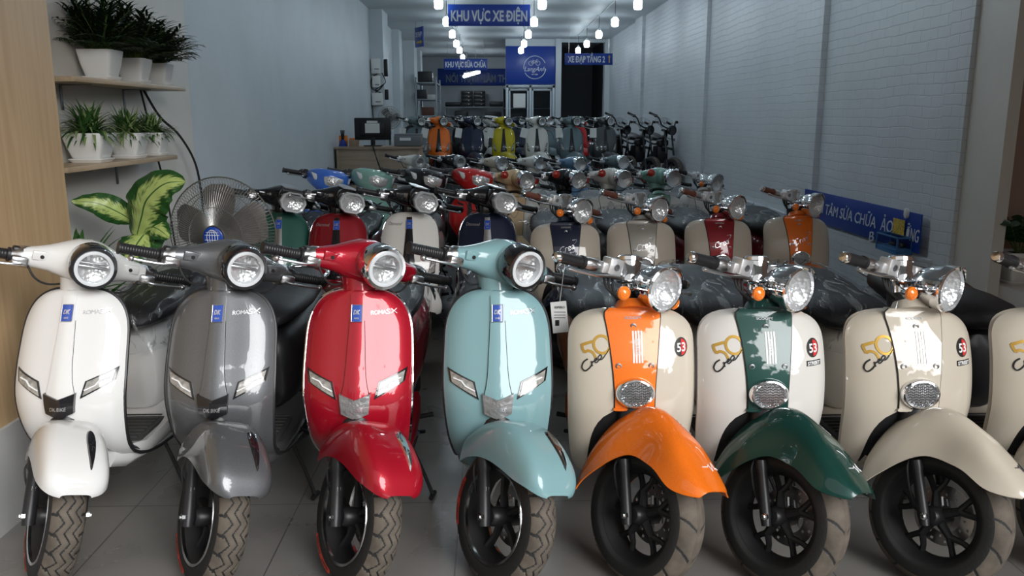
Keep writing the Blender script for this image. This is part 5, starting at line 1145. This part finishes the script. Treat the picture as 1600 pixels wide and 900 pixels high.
b = nbm(); tube(b, cr([(-2.03, 5.06, 1.575), (-2.02, 5.25, 1.42), (-2.0, 5.50, 1.30), (-1.98, 5.70, 1.10), (-1.98, 5.78, .80), (-1.9, 5.6, .4)]), .008, 6); tag(obj('power_cord', b, 'rubber'), 'thicker black cord curving from the upper shelf towards the fan', 'cord', 'cords on the left wall')

# ------------------------------------------------------------------ back of the shop
def rack(name, label, loc, wd, dp, hs, top, m='steel_rack'):
    t = thing(name, label, 'shelving', loc); b = nbm()
    for x in (-wd / 2, wd / 2):
        for y in (-dp / 2, dp / 2): rbox(b, (x, y, top / 2), (.04, .04, top), .002)
    obj('upright', b, m, t)
    for z in hs: b = nbm(); rbox(b, (0, 0, z), (wd, dp, .03), .002); obj('shelf_board', b, m, t)
    return t
rack('storage_rack', 'tall grey metal rack of repair goods at the back left corner', (-1.58, 21.9, PF), .50, 1.5, (.55, 1.05, 1.45, 1.85), 1.98)
its = [(-1.70, 21.3, 1.45, .26, .3, .22, 'drawer_black', 'dark bag in the middle of the metal rack'), (-1.60, 21.3, 1.85, .36, .3, .26, 'drawer_black', 'black crate on top of the metal rack'), (-1.55, 21.3, 1.05, .30, .3, .20, 'seat_brown', 'brown bundle on a low level of the metal rack'), (-1.72, 21.25, .55, .30, .2, .3, 'drawer_black', 'dark case on the bottom level of the metal rack'), (-1.50, 22.0, 1.45, .22, .4, .12, 'paper', 'pale packet on the metal rack')]
for x, y, z, a, b_, c, m, lab in its: b = nbm(); rbox(b, (x, y, PF + z + .016 + c / 2), (a, b_, c), .02); tag(obj('stored_box', b, m), lab, 'box', 'goods on the metal rack')
t = thing('storage_cabinet', 'dark open cabinet full of goods behind the glazed door', 'cabinet', (1.0, 22.6, PF)); b = nbm(); rbox(b, (0, .2, .88), (1.3, .04, 1.76), .002)
for x in (-.64, .64): rbox(b, (x, 0, .88), (.03, .4, 1.76), .002)
obj('cabinet_body', b, 'dark_wall', t)
for z in (.35, .80, 1.25, 1.74): b = nbm(); rbox(b, (0, 0, z), (1.26, .4, .025), .002); obj('shelf_board', b, 'steel_rack', t)
for k, (x, z, wv, h) in enumerate(((-.4, .36, .4, .3), (.1, .36, .4, .34), (-.35, .82, .5, .3), (.3, .82, .45, .25), (-.3, 1.27, .35, .3), (.2, 1.27, .5, .35))): b = nbm(); rbox(b, (1.0 + x, 22.58, PF + z + h / 2 + .005), (wv, .3, h), .02); tag(obj('stored_box', b, 'drawer_black'), 'dark carton in the cabinet behind the glazed door, %s' % ['bottom left', 'bottom right', 'middle left', 'middle right', 'upper left', 'upper right'][k], 'box', 'goods behind the glazed door')
b = nbm(); rbox(b, (.72, 20.995, PF + 1.42), (.30, .004, .34), 0); tag(obj('notice_sheet', b, 'paper'), 'white notice sheet on the left pane of the glazed door', 'paper')
rack('work_shelf', 'long low shelf unit along the white back wall', (-.45, 26.6, PF), 1.9, .5, (.45, .90, 1.33), 1.35)
for x, wv, lab in ((-.72, .36, 'left of two tall black drawer units on the back shelf'), (-.33, .36, 'right of two tall black drawer units on the back shelf')):
    t = thing('drawer_unit', lab, 'drawers', (x, 26.6, PF + 1.346), group='black drawer units'); b = nbm(); rbox(b, (0, 0, .24), (wv, .4, .48), .01); obj('unit_body', b, 'drawer_black', t); b = nbm()
    for k in range(4): rbox(b, (0, -.205, .07 + .115 * k), (wv * .9, .012, .09), .003)
    obj('drawer_front', b, 'black_plastic', t); b = nbm()
    for k in range(4): rbox(b, (0.06, -.215, .07 + .115 * k), (.03, .01, .02), .0)
    obj('label_tab', b, 'paper', t)
for x, wv, h, lab in ((-1.15, .5, .14, 'dark bundle at the left end of the back shelf'), (.25, .55, .16, 'dark pile at the right end of the back shelf'), (-.9, .4, .30, 'black crate under the back shelf, left'), (.1, .5, .28, 'black crate under the back shelf, right')):
    z = 1.346 if 'under' not in lab else .916; b = nbm(); rbox(b, (x, 26.55, PF + z + h / 2), (wv, .35, h), .04); tag(obj('stored_box', b, 'drawer_black'), lab, 'box', 'goods on the back shelf')
# electrics on the left column
for x, z, a, c, m, nm, lab in ((-2.03, 2.32, .16, .26, 'pot_white', 'meter_box', 'white meter box, highest on the left column'), (-2.03, 2.05, .14, .20, 'pot_white', 'junction_box', 'white junction box with tangled wires on the left column'), (-2.02, 1.75, .19, .22, 'pot_white', 'fuse_box', 'white fuse box, lowest on the left column'), ):
    t = thing(nm, lab, 'box', (x, 15.34, z)); b = nbm(); rbox(b, (0, 0, 0), (a, .10, c), .012); obj('casing', b, m, t); b = nbm(); rbox(b, (.02, -.052, -.05), (a * .5, .006, .02), .0); obj('slot', b, 'dull_metal', t)
for z, h, lab in ((2.30, .30, 'black speaker box on the side of the left column, upper'), (1.83, .18, 'small black device on the side of the left column, lower')):
    b = nbm(); rbox(b, (-1.865, 15.48, z), (.06, .10, h), .008); tag(obj('wall_device', b, 'black_plastic'), lab, 'device')
b = nbm(); r = random.Random(2)
tube(b, cr([(-2.0, 15.32, 2.19), (-2.10, 15.33, 2.12), (-2.12, 15.33, 1.95), (-2.0, 15.3, 1.90), (-1.9, 15.33, 2.0), (-2.04, 15.3, 1.86), (-2.12, 15.33, 1.80), (-2.10, 15.33, 1.4), (-2.09, 15.33, 1.0)]), .008, 6); tube(b, cr([(-1.92, 15.3, 2.2), (-1.87, 15.36, 2.05), (-1.95, 15.3, 1.97), (-2.05, 15.3, 1.9), (-1.95, 15.3, 1.86)]), .008, 6)
tag(obj('loose_wires', b, 'rubber'), 'tangle of dark wires around the boxes on the left column', 'wires')

# ------------------------------------------------------------------ the scooters
KA = kind_A(37); KC = kind_A(30, 'C'); KR = kind_A(30, 'R'); KB = kind_B(36); KB2 = kind_B(36, 'B2'); KE = kind_B(26, 'E'); KD = kind_D(26); KF = kind_F(26); KM = kind_M(30)
def roles(body, **k):
    r = {'body': P[body], 'body_fender': P[body], 'body_rear': P[body], 'side': P[body], 'cowl': P[k['body_rear']] if 'body_rear' in k else P[body], 'liner': 'black_plastic', 'column': 'black_plastic', 'mat_role': 'mat_grey', 'seat_role': 'seat_leather', 'grip': 'black_plastic', 'ring': 'gloss_black', 'trim': 'black_plastic', 'insert': 'gloss_black',
         'nose': 'gloss_black', 'sig_lens': 'signal_grey', 'tie': 'gloss_black', 'mark': 'black_print', 'stripe': 'white_print', 'street': 'black_print'}
    for a, b_ in k.items(): r[a] = P[b_] if b_ in P else b_
    return r
G1 = 'scooters in the front row'; WRAP = ('plastic_wrap',)
T = 'scooter'
place(KA, T, 'white scooter with black-ringed headlight at the left end of the front row', T, (-1.36, 2.40, 0), 0, G1, roles('white'), ('red patch high on the tyre sidewall',))
place(KA, T, 'metallic grey scooter in the front row between the white and red ones', T, (-.875, 2.38, 0), 0, G1, roles('grey', cowl='black_plastic'), WRAP + ('red patch high on the tyre sidewall',))
place(KA, T, 'glossy red scooter with chrome headlight ring in the front row', T, (-.43, 2.37, 0), 0, G1, roles('red', ring='chrome', trim='chrome', insert='chrome', nose='nose_wrap'), ('red patch high on the tyre sidewall',))
place(KA, T, 'pale blue scooter with black headlight ring in the front row', T, (.02, 2.36, 0), 0, G1, roles('light_blue', nose='nose_wrap'), ('red patch low on the tyre sidewall',))
place(KB, T, 'cream scooter with orange centre panel and orange fender, front row', T, (.455, 2.36, 0), 0, G1, roles('orange', side='beige', liner=P['beige'] if 0 else 'beige', mark='white_print', body_rear='orange'), ('street_plate',))
place(KB, T, 'white scooter with dark green centre panel and fender, front row', T, (.875, 2.34, 0), 0, G1, roles('dark_green', side='ivory', liner='ivory', body_rear='ivory', mark='white_print'), ())
place(KB, T, 'all-cream scooter with gold 50 decal, second from the right in front row', T, (1.355, 2.33, 0), 0, G1, roles('beige', liner='beige', stripe='dull_metal'), ())
last = place(KB, T, 'cream scooter cut off by the right edge of the photo, black and brown seat', T, (1.84, 2.33, 0), 0, G1, roles('beige', liner='beige', cowl='black_plastic'), WRAP)
b = nbm(); bmesh.ops.create_uvsphere(b, u_segments=28, v_segments=18, radius=1, matrix=Matrix.Translation((.085, 1.00, .655)) @ Matrix.Diagonal((.112, .24, .085, 1))); obj('seat_panel', b, 'seat_brown', last, label='brown leather panel')
G2 = 'scooters in the second row'
for K, nm, x, y, rl, lab, sk in [
    (KC, 'green', -1.25, 4.68, roles('green_grey', trim='chrome', tie='satin_metal'), 'dark green scooter partly behind the standing fan', ()),
    (KC, 'red', -.90, 4.62, roles('dark_red', trim='chrome'), 'dark red scooter with black centre tie and six-sided headlight', ()),
    (KC, 'white', -.48, 4.66, roles('ivory', trim='chrome'), 'off-white scooter with black centre tie and six-sided headlight', WRAP),
    (KC, 'navy', -.02, 4.62, roles('navy', trim='chrome', tie='satin_metal'), 'navy scooter with silver centre tie and six-sided headlight', WRAP),
    (KB2, 'navy', .44, 4.62, roles('navy', side='cream', liner='cream', grip='grip_brown'), 'cream scooter with navy centre panel and brown grips, second row', ()),
    (KB2, 'taupe', .905, 4.70, roles('taupe', side='cream', liner='cream', grip='grip_brown', body_rear='taupe'), 'cream scooter with taupe-grey centre panel, second row', ()),
    (KB2, 'red', 1.40, 4.80, roles('dark_red', side='cream', liner='cream', grip='grip_brown'), 'cream scooter with dark red centre panel, second row', ()),
    (KB2, 'orange', 1.93, 4.92, roles('orange', side='cream', liner='cream', grip='grip_brown', body_rear='dark_red'), 'cream scooter with orange centre panel near the blue banner', ())]:
    place(K, T, lab, T, (x, y, 0), 0, G2, rl, sk)
G3 = 'scooters in the third row'
for K, x, y, rl, lab in [
    (KD, -1.26, 6.10, roles('blue'), 'bright blue scooter with pointed sporty headlight cowl'), (KD, -.93, 6.13, roles('mint'), 'mint green scooter with pointed sporty headlight cowl'),
    (KD, -.52, 6.12, roles('black', side='ivory'), 'black scooter with pointed sporty headlight cowl'), (KD, -.16, 6.17, roles('bright_red'), 'bright red scooter with pointed sporty headlight cowl'),
    (KE, .18, 6.20, roles('sand', side='ivory'), 'sand yellow scooter with round red signals and front rack'), (KE, .58, 6.25, roles('black', side='ivory', liner='ivory'), 'black-fronted scooter with white sides and round red signals'),
    (KE, .95, 6.35, roles('ivory'), 'white scooter with round red signals, third row'), (KE, 1.35, 6.41, roles('mint', side='ivory', body_rear='ivory'), 'mint-fronted scooter with white sides and round red signals'),
    (KB2, 1.80, 6.75, roles('ivory', grip='rubber'), 'off-white scooter with chrome bars at the right end of the third row')]:
    place(K, T, lab, T, (x, y, 0), 0, G3, rl, ())
G4 = 'scooters in the fourth row'
for K, x, y, rl, lab in [
    (KA, -.86, 8.95, roles('ivory', ring='satin_metal'), 'white scooter just in front of the desk'), (KA, -.42, 8.95, roles('black', ring='satin_metal', trim='chrome'), 'black scooter beside the desk, fourth row'),
    (KF, .06, 8.55, roles('cream', trim='chrome'), 'cream round-fronted classic scooter, fourth row'), (KF, .46, 8.60, roles('ivory', trim='chrome'), 'white round-fronted classic scooter, fourth row'),
    (KF, .86, 8.40, roles('steel_blue', trim='chrome'), 'blue round-fronted classic scooter, fourth row'), (KF, 1.36, 8.75, roles('teal_grey', trim='chrome'), 'grey round-fronted classic scooter, fourth row')]:
    place(K, T, lab, T, (x, y, 0), 0, G4, rl, ())
G5 = 'scooters in the first row on the raised floor'
for x, c, lab in [(-1.10, 'teal_grey', 'dusty blue scooter half hidden behind the desk'), (-.77, 'orange', 'orange scooter with black tie on the raised back floor'), (-.27, 'deep_blue', 'dark navy scooter on the raised back floor'), (.20, 'yellow', 'bright yellow scooter with black tie on the raised back floor'),
                  (.70, 'ivory', 'white scooter with black tie on the raised back floor'), (1.22, 'teal_grey', 'grey-green scooter with black tie on the raised back floor'), (1.73, 'dark_grey', 'dark grey scooter at the right of the raised back floor')]:
    place(KR, T, lab, T, (x, 12.45, PF), 0, G5, roles(c, tie='gloss_black' if c != 'deep_blue' else 'navy', ring='gloss_black'), WRAP)
G6 = 'scooters in the last row'
for K, x, y, c, lab in [(KR, -1.35, 14.5, 'black', 'black scooter behind the desk fan, last row'), (KR, -.98, 14.6, 'black', 'black scooter behind the dusty blue one, last row'), (KD, -.50, 14.6, 'black', 'black scooter behind the orange one, last row'), (KD, .0, 14.45, 'ivory', 'white scooter behind the gap left of the yellow one'), (KR, .47, 14.5, 'deep_blue', 'dark blue scooter behind the gap right of the yellow one'),
                     (KF, .98, 14.5, 'teal_grey', 'grey-blue scooter peeking right of the white one'), (KF, 1.52, 14.5, 'bright_red', 'red scooter behind the grey-green one, last row')]:
    place(K, T, lab, T, (x, y, PF), 0, G6, roles(c), ())
for x, y, rz, lab in [(2.12, 13.1, .1, 'black electric motorbike beside the dark grey scooter'), (2.42, 12.75, .1, 'black electric motorbike in the middle by the right wall'), (2.68, 12.42, .05, 'black electric motorbike nearest the right wall pilaster')]:
    place(KM, 'electric_motorbike', lab, 'motorbike', (x, y, PF), rz, 'black electric motorbikes', roles('black'), ())
# paper tags hanging from the bars on the raised floor
for i, (x, nm) in enumerate([(-1.10, 'dusty blue'), (-.77, 'orange'), (-.27, 'dark navy'), (.20, 'yellow'), (.70, 'white'), (1.22, 'grey-green'), (1.73, 'dark grey')]):
    t = thing('price_tag', 'white paper tag hanging from the bar of the %s scooter at the back' % nm, 'tag', (x - .20, 12.45 + .10, PF + .78), rnd.uniform(-.3, .3), 'white tags on the back scooters'); b = nbm(); rbox(b, (0, 0, .0), (.10, .002, .14), 0, Matrix.Rotation(rnd.uniform(-.25, .25), 4, 'Y')); obj('card', b, 'paper', t); b = nbm(); tube(b, [(0, 0, .07), (0, .05, .16)], .0015, 4); obj('string', b, 'white_print', t)
t = thing('price_tag', 'printed paper tag hanging behind the left side of the orange-panel scooter', 'tag', (.235, 2.78, .74)); b = nbm(); rbox(b, (0, 0, 0), (.055, .0015, .11), 0, Matrix.Rotation(-.1, 4, 'Y')); cd = obj('card', b, 'paper', t); b = nbm(); add_text(b, 'ESPERO', lambda a, c, e: V((a, -.0015 - e, .035 + c)), .035, .008); rbox(b, (-.008, -.0015, -.02), (.014, .001, .02), 0)
for k in range(3): rbox(b, (.0, -.0015, .018 - .01 * k), (.04, .0006, .002), 0)
obj('print', b, 'black_print', cd); b = nbm(); tube(b, [(0, 0, .055), (.015, -.02, .20)], .001, 4); obj('string', b, 'white_print', t)
